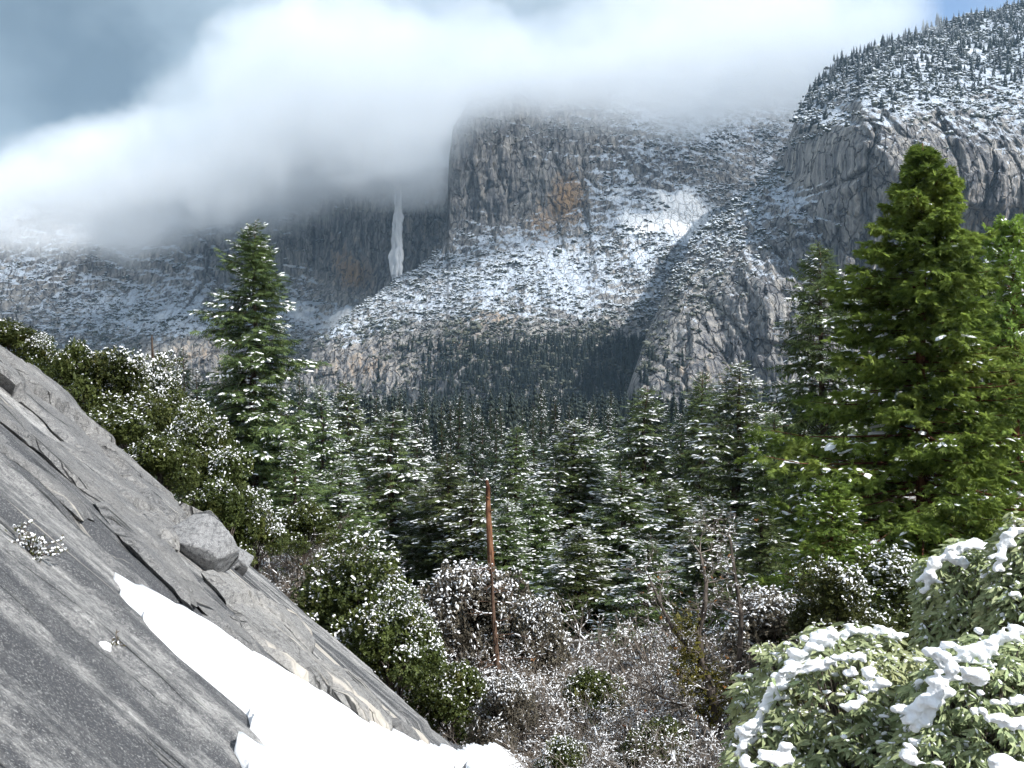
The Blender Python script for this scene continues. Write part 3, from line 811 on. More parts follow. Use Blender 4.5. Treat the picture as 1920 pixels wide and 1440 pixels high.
# waterfall: a few ragged strands of falling water, spreading downwards
m, T = material('falling_water')
p = pos_of(T)
n = T.noise(T.vmath('MULTIPLY', p, (0.35, 0.35, 0.035)), 1.0, 5.0, 0.6)
c = T.mix(n, (0.86, 0.89, 0.92), (0.97, 0.97, 0.98))
finish(T, c, 0.7, n, 2.0, 0.5, transl=(0.85, 0.88, 0.92), transl_f=0.35)
M['water'] = m
def waterfall():
    g = Geo(); rg = np.random.default_rng(4)
    for k in range(15):
        t = np.linspace(0, 1, 60)
        zt_, zb_ = wz(300, 2285) , wz(522, 2285) - rg.uniform(-14, 4)
        z0 = zt_ + (zb_ - zt_) * rg.uniform(0, 0.15) if k < 6 else zt_ + (zb_ - zt_) * rg.uniform(0.1, 0.75)
        zz = z0 + (zb_ - z0) * t
        fall = (zt_ - zz) / (zt_ - zb_)
        off = rg.normal() * 0.36
        xx = wx(747, 2285) + off * (5 + 17 * fall) + (fbm(zz / 20 + 9 * k, zz * 0, octv=3, seed=k) - 0.5) * 9 - 5 * fall
        yy = 2285 + rg.uniform(-9, 9) + 0 * zz
        r = (2.4 + 6.4 * fall) * np.sin(np.pi * np.clip(t * 0.96 + 0.02, 0, 1)) ** 0.35 * rg.uniform(0.55, 1.0) * (0.6 + 0.8 * fbm(zz / 9 + 5 * k, zz * 0 + k, octv=3, seed=60 + k))
        tube(g, np.stack([xx, yy, zz], 1), r, 7)
    return g.mesh('waterfall', M['water'], True)
o = obj('waterfall', waterfall())
tag(o, 'thin white waterfall dropping out of the cloud into the alcove', kind='structure')

# ------------------------------------------------------------------ scattered masses: brush on the walls, the far wood
def gn_mass(name, pts, scl, rot, idx, protos, label):
    me = bpy.data.meshes.new(name)
    me.vertices.add(len(pts))
    me.vertices.foreach_set('co', np.asarray(pts, np.float32).ravel())
    a = me.attributes.new('size', 'FLOAT_VECTOR', 'POINT'); a.data.foreach_set('vector', np.asarray(scl, np.float32).ravel())
    a = me.attributes.new('spin', 'FLOAT_VECTOR', 'POINT'); a.data.foreach_set('vector', np.asarray(rot, np.float32).ravel())
    a = me.attributes.new('which', 'FLOAT', 'POINT'); a.data.foreach_set('value', np.asarray(idx, np.float32))
    o = obj(name, me)
    ng = bpy.data.node_groups.new(name, 'GeometryNodeTree')
    ng.interface.new_socket('Geometry', in_out='INPUT', socket_type='NodeSocketGeometry')
    ng.interface.new_socket('Geometry', in_out='OUTPUT', socket_type='NodeSocketGeometry')
    N, L = ng.nodes, ng.links
    gi = N.new('NodeGroupInput'); go = N.new('NodeGroupOutput'); jn = N.new('GeometryNodeJoinGeometry')
    def attr(nm, typ):
        n = N.new('GeometryNodeInputNamedAttribute'); n.data_type = typ; n.inputs[0].default_value = nm
        return next(s for s in n.outputs if s.enabled and s.name == 'Attribute')
    sz, sp, wh = attr('size', 'FLOAT_VECTOR'), attr('spin', 'FLOAT_VECTOR'), attr('which', 'FLOAT')
    for k, pm in enumerate(protos):
        src = bpy.data.objects.new(name + '_source', pm)
        oi = N.new('GeometryNodeObjectInfo'); oi.inputs['Object'].default_value = src
        cp = N.new('FunctionNodeCompare'); cp.data_type = 'FLOAT'; cp.operation = 'EQUAL'
        L.new(wh, cp.inputs[0]); cp.inputs[1].default_value = float(k)
        ip = N.new('GeometryNodeInstanceOnPoints')
        L.new(gi.outputs[0], ip.inputs['Points']); L.new(cp.outputs[0], ip.inputs['Selection'])
        L.new(oi.outputs['Geometry'], ip.inputs['Instance']); L.new(sp, ip.inputs['Rotation']); L.new(sz, ip.inputs['Scale'])
        L.new(ip.outputs[0], jn.inputs[0])
    L.new(jn.outputs[0], go.inputs[0])
    md = o.modifiers.new('scatter', 'NODES'); md.node_group = ng
    return tag(o, label, kind='stuff')

def mat_dusted(name, dark, light, lo=0.35, hi=0.75, alt=None):
    """foliage with snow lying on its upper side; less of it low down in the valley"""
    m, T = material(name)
    p = pos_of(T)
    nz = T.n('ShaderNodeSeparateXYZ', i0=T.n('ShaderNodeNewGeometry').outputs['Normal']).outputs[2]
    rnd = T.n('ShaderNodeObjectInfo').outputs['Random']
    n = T.noise(p, 0.55, 3.0, 0.65)
    c = T.mix(T.step(T.math('ADD', T.math('MULTIPLY', n, 0.6), T.math('MULTIPLY', rnd, 0.4)), 0.3, 0.7), dark, light)
    k = T.math('ADD', nz, T.math('MULTIPLY', T.math('SUBTRACT', n, 0.5), 1.3))
    if alt:
        az = T.n('ShaderNodeSeparateXYZ', i0=p).outputs[2]
        patchy = T.math('MULTIPLY', T.math('SUBTRACT', T.noise(p, 0.008, 3.0), 0.5), 160.0)
        k = T.math('ADD', k, T.math('MULTIPLY', T.math('SUBTRACT', T.step(T.math('ADD', az, patchy), *alt), 1.0), 0.95))
    s = T.step(k, lo, hi)
    finish(T, T.mix(s, c, (0.54, 0.59, 0.66)), 0.8, spec=0.15)
    return m
M['brush'] = mat_dusted('snow_dusted_brush', (0.028, 0.034, 0.026), (0.10, 0.105, 0.08), 0.25, 0.75, (-10.0, 190.0))
M['far_pine'] = mat_dusted('frosted_far_pine', (0.020, 0.030, 0.026), (0.055, 0.070, 0.058), 0.10, 0.70, (-20.0, 260.0))

def ico(sub):
    import bmesh
    bm = bmesh.new(); bmesh.ops.create_icosphere(bm, subdivisions=sub, radius=1.0)
    V = np.array([v.co[:] for v in bm.verts]); F = np.array([[v.index for v in f.verts] for f in bm.faces]); bm.free()
    return V, F
def brush_mesh(seed):
    g = Geo(); rg = np.random.default_rng(seed); IV, IF = ico(2)
    for k in range(7):
        c = np.array([rg.normal() * 0.45, rg.normal() * 0.45, rg.uniform(0.1, 0.75)])
        r = rg.uniform(0.28, 0.52)
        V = IV * (1 + (fbm(IV[:, 0] * 2.2 + 7 * k, IV[:, 1] * 2.2 + seed, IV[:, 2] * 2.2, octv=3, seed=seed) - 0.5) * 1.2)[:, None]
        g.add(V * r * np.array([1, 1, 0.85]) + c, [IF])
    return g.mesh('brush', M['brush'], True)
def far_pine_mesh(seed, mat, layers=9, sides=9, w=0.17):
    """a conifer seen from far off: ragged tiers of boughs, unit height"""
    g = Geo(); rg = np.random.default_rng(seed)
    tube(g, [(0, 0, 0), (0, 0, 0.5), (0, 0, 0.97)], [0.014, 0.010, 0.002], 5)
    for k in range(layers):
        t = k / (layers - 1)
        z = 0.12 + 0.78 * t
        R = w * (1 - t) ** 0.85 + 0.018
        a = np.linspace(0, 2 * np.pi, sides * 2, endpoint=False) + rg.uniform(0, 3)
        rr = R * np.where(np.arange(sides * 2) % 2 == 0, rg.uniform(0.75, 1.25, sides * 2), rg.uniform(0.3, 0.6, sides * 2))
        zz = z - R * rg.uniform(0.2, 0.75, sides * 2)
        V = np.concatenate([np.stack([rr * np.cos(a), rr * np.sin(a), zz], 1), [[0, 0, z + R * 0.9 + 0.03]], [[0, 0, z - R * 0.1]]])
        n = sides * 2; i = np.arange(n); j = (i + 1) % n
        g.add(V, [np.stack([i, j, np.full(n, n)], 1), np.stack([j, i, np.full(n, n + 1)], 1)])
    return g.mesh('far_pine', mat, False)

def wall_points(S, n, seed, lo=0.38, hi=0.80, pyr=(0, 800), extra=None, spread=1.0):
    rg = np.random.default_rng(seed)
    P, nz = S['P'], S['nz']
    x, z = P[..., 0], P[..., 2]
    cm = (1 - 0.92 * S['cl']) ** 2
    area = np.linalg.norm(np.cross(np.gradient(P, axis=1), np.gradient(P, axis=0)), axis=-1)
    w = smooth(lo, hi, nz + (fbm(x / 60, z / 40, octv=3, seed=seed) - 0.5) * 1.3 - np.clip(S['sv'], 0, 1) * 0.9) * np.minimum(area, np.percentile(area, 97))
    w = w * cm * ((S['PY'] > pyr[0]) & (S['PY'] < pyr[1]))
    if extra is not None:
        w = w * extra(S['PX'], S['PY'])
    w = w.ravel() / w.sum()
    k = rg.choice(w.size, n, p=w)
    Q = P.reshape(-1, 3)[k] + rg.normal(size=(n, 3)) * np.array([3, 3, 0]) * spread
    Q[:, 2] -= 0.6
    return Q, rg
protos = [brush_mesh(s) for s in (1, 2, 3, 4)]
for S, n, sd, lab in ((WALL_B, 19000, 5, 'snow-dusted brush and small oaks covering the central apron'),
                      (WALL_A, 8000, 6, 'snow-dusted brush on the ledges of the right-hand headland'),
                      (WALL_C, 7000, 7, 'snow-dusted brush on the back wall around the waterfall')):
    Q, rg = wall_points(S, n, sd)
    sz = np.exp(rg.normal(size=n) * 0.35) * 3.2
    sc = np.stack([sz, sz, sz * rg.uniform(0.7, 1.2, n)], 1)
    rot = np.stack([rg.normal(size=n) * 0.15, rg.normal(size=n) * 0.15, rg.uniform(0, 6.28, n)], 1)
    if S is WALL_B:
        Q4, _r = wall_points(S, 5000, 91, 0.0, 0.3, (600, 800), lambda a, b: smooth(560, 700, b + 0.22 * (a - 900)))
        Q[:5000] = Q4
    gn_mass('brush', Q, sc, rot, rg.integers(0, 4, n), protos, lab)

# pines standing out one by one on the forested top of the headland
PINE_FAR = [far_pine_mesh(s, M['far_pine'], 9 + s % 3, 8, 0.13 + 0.02 * (s % 4)) for s in (11, 12, 13, 14, 15)]
rg = np.random.default_rng(71)
spots = []
for k in range(62):                                         # along the skyline
    px = 1500 + 420 * (k + rg.uniform(0.0, 0.9)) / 62
    spots.append((px, interp(px, [(1498, 212), (1520, 172), (1570, 120), (1640, 98), (1700, 80), (1760, 58), (1830, 38), (1920, 20)]) + rg.uniform(-4, 14), rg.uniform(15, 29)))
for k in range(190):
    px = rg.uniform(1500, 1925); top = interp(px, [(1498, 212), (1570, 120), (1640, 98), (1760, 58), (1920, 20)])
    dy = rg.uniform(0, 1) ** 1.5 * (130 if px > 1640 else 70)
    spots.append((px, top + 6 + dy, rg.uniform(11, 23)))
for px, py, h in spots[:252]:
    p_ = on_wall(WALL_A, px, py)
    o = obj('ridge_pine', PINE_FAR[int(rg.integers(0, 5))], None, (p_[0], p_[1], p_[2] - 1.0))
    o.scale = (h * rg.uniform(0.85, 1.3),) * 2 + (h,); o.rotation_euler = (0, 0, rg.uniform(0, 6.28))
    tag(o, 'frosted pine on the snowy top of the right-hand headland', 'tree', 'frosted pines on the headland top')
Q5, rg5 = wall_points(WALL_A, 650, 19, 0.05, 0.4, (0, 240), lambda a, b: smooth(1480, 1560, a) * smooth(190, 60, b - 0.1 * np.clip(a - 1600, 0, 400)), 2.0)
# the far wood on the valley floor and up the foot of the apron
n = 3000
rg = np.random.default_rng(31)
Y = np.sqrt(rg.uniform(430 ** 2, 1480 ** 2, n)); px = rg.uniform(-60, 1980, n)
X = (px - 960) / FPX * Y
Z = ground_z(X, Y)
Q = np.stack([X, Y, Z], 1)
Q2, rg2 = wall_points(WALL_B, 2000, 9, 0.1, 0.4, (640, 800), lambda a, b: smooth(690, 760, a) * smooth(1420, 1180, a) * smooth(560, 760, b + 0.28 * (a - 900)))
Q3, rg3 = wall_points(WALL_A, 220, 10, 0.1, 0.5, (665, 800))
Q = np.concatenate([Q, Q2, Q3, Q5])
h = rg.uniform(22, 40, len(Q)); h[n:] *= 0.62
sc = np.stack([h * 0.8, h * 0.8, h], 1) * np.exp(rg.normal(size=(len(Q), 1)) * 0.12)
gn_mass('far_forest', Q, sc, np.stack([0 * h, 0 * h, rg.uniform(0, 6.28, len(Q))], 1), rg.integers(0, 5, len(Q)), PINE_FAR, 'dark unbroken conifer wood along the far valley floor')

# ------------------------------------------------------------------ tree builders
def lump(sides=6, rings=2):
    """a low mound of snow, unit length along x"""
    V = []; 
    for r in range(rings):
        t = r / rings
        for k in range(sides):
            a = 2 * np.pi * k / sides
            q = np.cos(t * np.pi / 2)
            V.append((0.5 * q * np.cos(a), 0.5 * q * np.sin(a), 0.5 * np.sin(t * np.pi / 2)))
    V.append((0, 0, 0.5))
    F = []
    for r in range(rings - 1):
        for k in range(sides):
            F.append((r * sides + k, r * sides + (k + 1) % sides, (r + 1) * sides + (k + 1) % sides, (r + 1) * sides + k))
    T_ = [((rings - 1) * sides + k, (rings - 1) * sides + (k + 1) % sides, len(V) - 1) for k in range(sides)]
    return np.array(V), [np.array(F), np.array(T_)]
LUMP = lump(6, 2)

def spray_template(fingers=4, w=0.30, seed=0):
    """a needle spray of unit length along x: a midrib with slanting fingers on both sides"""
    rg = np.random.default_rng(seed)
    V = []; F = []
    def tri(a, b, c):
        i = len(V); V.extend([a, b, c]); F.append((i, i + 1, i + 2))
    tri((0, -0.03, 0), (1.0, 0.0, -0.10), (0, 0.03, 0))
    for k in range(fingers):
        x = 0.08 + 0.80 * k / fingers
        for s in (-1, 1):
            L = w * (1.15 - 0.75 * k / fingers) * rg.uniform(0.75, 1.2)
            tri((x, 0, 0), (x + 0.16, 0, -0.01), (x + 0.10 + L * 0.8, s * L, -0.06 - rg.uniform(0, 0.09)))
    return np.array(V), [np.array(F)]
def fan_template(seed=0, n=7):
    """a flat drooping cedar fan of unit length"""
    rg = np.random.default_rng(seed); V = []; F = []
    for k in range(n):
        a = (k / (n - 1) - 0.5) * 1.9
        L = (1.0 - 0.35 * abs(a)) * rg.uniform(0.75, 1.1)
        w = 0.062
        b = np.array([0.12 * k / n, 0, 0]); d = np.array([np.cos(a), np.sin(a), 0]); q = np.array([-np.sin(a), np.cos(a), 0])
        mid = b + d * L * 0.55; tip = b + d * L + np.array([0, 0, -0.22 * rg.uniform(0.5, 1.3)])
        i = len(V); V.extend([b, mid - q * w, tip, mid + q * w + np.array([0, 0, 0.03])]); F += [(i, i + 1, i + 2), (i, i + 2, i + 3)]
    return np.array(V), [np.array(F)]

def conifer(seed, H=25.0, R=3.8, kind='fir', snow=0.5, gap=0.42, per=5, twigs=12, power=0.8, droop=0.35, base=0.10, twig_len=0.34, bare=0.0, tip_up=0.18, snow_low=0.4, min_twig=0.35, side_bias=None, irregular=0.25, sub=1):
    rg = np.random.default_rng(seed)
    wood = Geo(); fol = Geo(); sno = Geo()
    # trunk
    tz = np.linspace(0, H, 22)
    bend = np.stack([(fbm(tz / 9, tz * 0, octv=2, seed=seed) - 0.5) * 0.5, (fbm(tz / 9 + 30, tz * 0, octv=2, seed=seed) - 0.5) * 0.5], 1) * np.clip(tz / 4, 0, 1)[:, None]
    r0 = H * 0.0125 + 0.04
    tube(wood, np.column_stack([bend, tz]), r0 * (1 - tz / H) ** 0.9 + 0.012, 8)
    # branches
    z0 = []
    z = H * base
    while z < H * 0.985:
        t = z / H
        k = max(3, int(round(per * (0.65 + 0.5 * (1 - t)))))
        for _ in range(k):
            z0.append(z + rg.uniform(-0.5, 0.5) * gap)
        z += gap * (1.0 - 0.45 * t) * rg.uniform(0.8, 1.2)
    z0 = np.array(z0); nb = len(z0); t = np.clip(z0 / H, 0, 0.995)
    az = rg.uniform(0, 2 * np.pi, nb)
    az = np.where(np.arange(nb) % 2 == 0, az, (np.arange(nb) * 2.39996) % (2 * np.pi))
    prof = ((1 - t) / (1 - base)) ** power
    L = R * prof * (1 + irregular * (2 * fbm(az * 1.3 + seed, z0 / 2.2, octv=2, seed=seed) - 1) * 1.6) * rg.uniform(0.78, 1.12, nb) + 0.12 + 0.13 * np.minimum(1, prof * 4)
    if bare:
        L = L * np.where(t < 0.30, rg.uniform(0.3, 1.0, nb), 1.0)
    if side_bias is not None:
        L = L * (1 + side_bias[1] * np.cos(az - side_bias[0]))
    el = np.radians(38) * smooth(0.72, 1.0, t) + np.radians(6) * (t - 0.35) + rg.normal(size=nb) * 0.10
    dr = droop * (1 - 0.6 * t)
    def bp(i, s):
        """point on branch i (array) at s"""
        l = L[i]
        rr = l * s * np.cos(el[i]) * (1 - 0.06 * s * s)
        h = l * (s * np.sin(el[i]) - dr[i] * s ** 1.6 + tip_up * dr[i] / 0.35 * s ** 4)
        bx = np.interp(z0[i], tz, bend[:, 0]); by = np.interp(z0[i], tz, bend[:, 1])
        return np.stack([bx + rr * np.cos(az[i]), by + rr * np.sin(az[i]), z0[i] + h], -1)
    ib = np.arange(nb)
    ss = np.linspace(0, 0.96, 5)
    for a, b in zip(ss[:-1], ss[1:]):
        segs(wood, bp(ib, np.full(nb, a)), bp(ib, np.full(nb, b)), 0.010 + 0.016 * L * (1 - a) * 0.7, 0.008 + 0.016 * L * (1 - b) * 0.7, 3)
    # twigs
    nt = np.maximum(5, (twigs * (0.45 + 0.55 * L / R)).astype(int))
    i = np.repeat(ib, nt); n = len(i)
    s = np.clip(0.14 + 0.88 * np.concatenate([np.linspace(0, 1, k) for k in nt]) + rg.normal(size=n) * 0.02, 0.08, 1.0)
    keep = ~((s < 0.35) & (L[i] > 2.0) & (rg.uniform(size=n) < 0.35))
    i, s = i[keep], s[keep]; n = len(i)
    P = bp(i, s); tan = bp(i, np.minimum(s + 0.06, 1.06)) - bp(i, s - 0.02)
    A = frames(tan)
    sgn = np.where(np.arange(n) % 2 == 0, 1.0, -1.0)
    phi = np.radians(rg.uniform(28, 78, n)) * (1 - 0.75 * smooth(0.86, 1.0, s))
    tl = (L[i] * twig_len * (1.05 - 0.75 * s) + min_twig) * rg.uniform(0.7, 1.2, n) * (0.45 + 0.55 * np.minimum(1, prof[i] * 3.5))
    d = A[:, :, 0] * np.cos(phi)[:, None] + A[:, :, 1] * (np.sin(phi) * sgn)[:, None] + np.array([0, 0, 1]) * (rg.normal(size=n) * 0.24 - 0.34)[:, None]
    TA = frames(d, roll=rg.normal(size=n) * 0.85)
    if kind == 'fir':
        tmpl = [spray_template(4, 0.30, q) for q in range(3)]
        for q in range(3):
            k = np.arange(q, n, 3)
            V, F = scatter(tmpl[q][0], tmpl[q][1], P[k], TA[k] * tl[k][:, None, None])
            fol.add(V, F)
    else:
        tmpl = [fan_template(q) for q in range(4)]
        d = d / np.linalg.norm(d, axis=1, keepdims=True)
        for rep in range(sub):
            u = rg.uniform(0.1, 1.0, n)
            Q = P + d * (tl * u)[:, None] + np.array([0, 0, -1.0]) * (0.22 * tl * u * u)[:, None]
            d2 = d + rg.normal(size=(n, 3)) * np.array([0.55, 0.55, 0.5]) + np.array([0, 0, -0.15]) 
            B = frames(d2, roll=rg.normal(size=n) * 1.1)
            fl = rg.uniform(0.15, 0.34, n)
            for q in range(4):
                k = np.arange(q, n, 4)
                V, F = scatter(tmpl[q][0], tmpl[q][1], Q[k], B[k] * fl[k][:, None, None])
                fol.add(V, F)
    # snow resting on the outer boughs
    clump = fbm(P[:, 0] / 1.5 + 50, P[:, 1] / 1.5, P[:, 2] / 0.9, octv=2, seed=seed + 4)
    bs = smooth(0.40, 0.62, fbm(az * 2.0 + 3 * seed, z0 / 1.3, octv=2, seed=seed + 31)) * rg.uniform(0.5, 1.3, nb)
    pr = snow * (0.10 + 1.25 * s * s) * bs[i] * 1.5 * (snow_low + (1 - snow_low) * (P[:, 2] / H)) * smooth(0.30, 0.55, clump) * 2.2
    k = np.nonzero(rg.uniform(size=n) < pr)[0]
    dn = d / np.linalg.norm(d, axis=1, keepdims=True)
    Q = P[k] + dn[k] * (tl[k] * rg.uniform(0.25, 0.8, len(k)))[:, None] + np.array([0, 0, 0.02])
    Q[:, 2] -= 0.07 * tl[k]
    S = frames(dn[k] * np.array([1, 1, 0.8]), roll=rg.normal(size=len(k)) * 0.25)
    ln = np.clip(tl[k] * rg.uniform(0.35, 0.9, len(k)), 0.14, 0.66)
    sc = np.stack([ln, ln * rg.uniform(0.22, 0.5, len(k)), ln * rg.uniform(0.18, 0.36, len(k))], 1)
    V, F = scatter(LUMP[0], LUMP[1], Q, S * sc[:, None, :])
    V = V + (np.stack([vnoise(V[:, 0] * 5, V[:, 1] * 5, V[:, 2] * 5, 3), vnoise(V[:, 0] * 5 + 9, V[:, 1] * 5, V[:, 2] * 5, 4), vnoise(V[:, 0] * 5, V[:, 1] * 5 + 9, V[:, 2] * 5, 5)], 1) - 0.5) * 0.12
    sno.add(V, F)
    return wood, fol, sno

def tree_object(name, meshes, loc, scale, rotz, label, cat='tree', group=None):
    """an Empty at the foot of the tree with its trunk, crown and load of snow"""
    e = obj(name, None, None, loc)
    e.scale = scale; e.rotation_euler = (0, 0, rotz)
    e.empty_display_size = 0.5
    for pn, me in meshes:
        if me is not None:
            po = obj(pn, me, e)
            if pn in ('snow_load', 'dry_leaves', 'moss', 'foliage'):
                po['kind'] = 'stuff'
    tag(e, label, cat, group)
    return e

def build(g, name, mat, sm=False):
    return g.mesh(name, mat, sm) if g.n else None
def conifer_proto(*a, mat='fir', bark='bark', **k):
    w, f, s = conifer(*a, **k)
    H = k.get('H', 25.0); R = k.get('R', 3.8)
    return dict(parts=[('trunk', build(w, 'trunk', M[bark])), ('crown', build(f, 'crown', M[mat])), ('snow_load', build(s, 'snow_load', M['tree_snow'], True))], H=H, R=R)

def place(proto, name, px, py_top, D, hw, label, group=None, rot=0.0, z=None, wide=1.0):
    """tree whose tip shows at (px, py_top) from the viewpoint, standing on the ground at distance D; hw = half width in photo pixels"""
    top = at(px, py_top, D)
    zb = float(ground_z(top.x, D)) - 0.3 if z is None else z
    h = top.z - zb
    sz = h / proto['H']; sx = 1.22 * wide * hw / FPX * D / proto['R']
    return tree_object(name, proto['parts'], (top.x, D, zb), (sx, sx, sz), rot, label, 'tree', group)

FIRS = [conifer_proto(1, H=26, R=4.2, snow=0.8, droop=0.42, power=0.58), conifer_proto(2, H=26, R=4.0, snow=1.3, droop=0.36, gap=0.46, power=0.58),
        conifer_proto(3, H=26, R=4.4, snow=0.6, droop=0.5, power=0.55), conifer_proto(4, H=26, R=3.8, snow=1.6, droop=0.4, irregular=0.4, power=0.6),
        conifer_proto(5, H=26, R=4.2, snow=0.45, droop=0.4, power=0.65, irregular=0.35)]
SLIM = [conifer_proto(21, H=26, R=2.6, snow=0.32, droop=0.5, gap=0.5, power=0.65, mat='far_fir'), conifer_proto(22, H=26, R=2.8, snow=0.5, droop=0.45, gap=0.52, power=0.62, mat='far_fir'), conifer_proto(23, H=26, R=2.4, snow=0.2, droop=0.5, gap=0.5, power=0.6, mat='far_fir')]
TALL = conifer_proto(7, H=37, R=5.3, snow=0.5, droop=0.34, gap=0.40, per=5, twigs=22, power=0.56, twig_len=0.30, irregular=0.42, snow_low=0.30, min_twig=0.42)
DARK = conifer_proto(8, H=24, R=4.2, snow=0.55, droop=0.30, gap=0.40, per=5, twigs=16, power=0.50, irregular=0.40, snow_low=0.5)
CEDAR = conifer_proto(9, H=20, R=5.0, kind='cedar', snow=0.4, gap=0.37, per=6, twigs=25, power=0.95, droop=0.22, tip_up=0.34, twig_len=0.24, irregular=0.65, sub=8, min_twig=0.22, mat='cedar', bark='cedar_bark', snow_low=0.7, base=0.05)
CEDAR2 = conifer_proto(10, H=16, R=3.6, kind='cedar', snow=0.6, gap=0.34, per=6, twigs=14, power=0.62, droop=0.26, tip_up=0.30, twig_len=0.28, irregular=0.45, sub=4, mat='cedar', bark='cedar_bark', snow_low=0.7, base=0.05)

# ------------------------------------------------------------------ the conifers one can tell apart
place(TALL, 'fir_tree', 475, 413, 108, 110, 'tallest green fir standing alone against the cloud, left of the waterfall', rot=0.6)
CT = place(CEDAR, 'cedar_tree', 1735, 268, 46, 275, 'large bright green cedar filling the right side of the view', rot=0.0)
place(CEDAR2, 'cedar_tree', 1898, 418, 60, 130, 'bright green cedar with snowy crown at the right edge, behind the large cedar', rot=2.0)
place(CEDAR2, 'cedar_tree', 1560, 905, 40, 120, 'low young cedar at the left foot of the large bright cedar', rot=4.0)
place(DARK, 'fir_tree', 1540, 462, 78, 118, 'tall dark fir just left of the large bright cedar', rot=1.1)
SPOTS = [
    (650, 712, 175, 52, 0, 'pointed fir rising above the forest right of the tallest fir'),
    (602, 720, 150, 48, 3, 'snow-speckled fir half hidden behind the right side of the tallest fir'),
    (735, 768, 122, 82, 1, 'broad snow-flecked fir in the left front of the forest'),
    (690, 800, 135, 60, 2, 'fir leaning into the left side of the broad snow-flecked fir'),
    (840, 848, 112, 76, 4, 'green fir left of the orange snag, in front of the forest row'),
    (885, 905, 105, 60, 1, 'small fir touching the left side of the orange snag'),
    (968, 796, 142, 48, 0, 'fir with a clear snowy tip rising right of the orange snag'),
    (950, 935, 100, 48, 3, 'short snowy fir directly right of the orange snag'),
    (1000, 902, 112, 46, 2, 'narrow green fir second to the right of the orange snag'),
    (1074, 784, 122, 78, 3, 'white-flecked fir in the middle of the forest front'),
    (1112, 800, 128, 60, 1, 'white-flecked fir close behind the middle fir, to its right'),
    (1210, 722, 118, 72, 0, 'green pointed fir with pale snow, right of the middle of the forest'),
    (1315, 694, 116, 62, 4, 'pointed fir between the green pointed fir and the tall snowy fir'),
    (1384, 676, 96, 86, 3, 'tall snowy fir with bare dark trunk showing, left of the dark fir'),
    (1165, 880, 84, 84, 1, 'lower fir with long snowy boughs in front of the middle firs'),
    (1255, 900, 92, 70, 2, 'lower green fir below the green pointed fir'),
    (1450, 770, 92, 66, 0, 'fir squeezed between the tall snowy fir and the dark fir'),
    (1340, 930, 70, 76, 3, 'snow-laden young fir above the bare mossy tree'),
    (1430, 940, 62, 74, 4, 'dark young fir left of the young cedar'),
    (1085, 985, 78, 72, 3, 'young snow-covered fir in front of the lower long-boughed fir, at its left'),
    (800, 905, 118, 56, 3, 'young snowy fir between the broad fir and the green fir by the snag'),
    (640, 860, 112, 60, 0, 'fir at the right foot of the tallest fir'),
    (555, 820, 100, 58, 4, 'dark fir overlapping the lower right of the tallest fir'),
    (345, 645, 150, 24, 5, 'little far fir spire above the left-hand oaks'),
    (368, 690, 135, 34, 6, 'snow-flecked spire just left of the tallest fir, above the oaks'),
    (1500, 800, 100, 60, 2, 'fir behind the lower left of the dark fir'),
    (1215, 1010, 66, 70, 1, 'young fir with snow-loaded boughs above the bare brush'),
    (1290, 1000, 74, 62, 0, 'green young fir behind the mossy bare tree'),
]
rg = np.random.default_rng(5)
for (px, py, D, hw, k, lab) in SPOTS:
    pr = FIRS[k] if k < 5 else SLIM[k - 5]
    place(pr, 'fir_tree', px, py, D, hw, lab, rot=float(rg.uniform(0, 6.28)), wide=1.25)
MID = [(795, 768, 205, 24), (828, 758, 215, 20), (862, 744, 205, 26), (905, 780, 230, 24), (930, 812, 190, 26), (1040, 742, 235, 24), (1068, 760, 260, 18), (745, 760, 230, 22), (705, 735, 235, 22),
       (1000, 800, 210, 24), (890, 830, 170, 30), (1140, 765, 230, 22), (1275, 775, 190, 28), (1180, 790, 240, 22), (1420, 760, 200, 28), (930, 770, 300, 17), (980, 762, 330, 15), (855, 765, 320, 16), (1105, 752, 310, 17),
       (780, 800, 165, 34), (1020, 830, 160, 32), (1240, 800, 165, 30), (1365, 790, 160, 34), (1470, 740, 170, 30), (560, 700, 210, 26), (520, 740, 190, 26), (420, 700, 170, 26), (300, 720, 160, 26)]
for q in range(46):
    D = rg.uniform(240, 430); px = rg.uniform(520, 1520)
    MID.append((px, 720 + rg.uniform(0, 38) / D * 330 + rg.uniform(-12, 30), D, rg.uniform(4.2, 6.0) * 1000 / D))
for (px, py, D, hw) in MID:
    place(SLIM[int(rg.integers(0, 3))], 'forest_fir', px, py, D, hw, 'snow-dusted fir in the dense forest behind the front row', 'firs packed in the middle forest', rot=float(rg.uniform(0, 6.28)))

# ------------------------------------------------------------------ broadleaf evergreens, bare brush, snags
def rosette(seed, n=6, L=0.5, w=0.16):
    rg = np.random.default_rng(seed); V = []; F = []
    for k in range(n):
        a = 2 * np.pi * k / n + rg.uniform(-0.4, 0.4); e = rg.uniform(-0.5, 0.7)
        d = np.array([np.cos(a) * np.cos(e), np.sin(a) * np.cos(e), np.sin(e)]); q = np.array([-np.sin(a), np.cos(a), rg.uniform(-0.4, 0.4)])
        i = len(V); l = L * rg.uniform(0.7, 1.2)
        V += [d * 0.06, d * l * 0.55 - q * w, d * l, d * l * 0.55 + q * w]; F += [(i, i + 1, i + 2), (i, i + 2, i + 3)]
    return np.array(V), [np.array(F)]
ROS = [rosette(s) for s in range(4)]

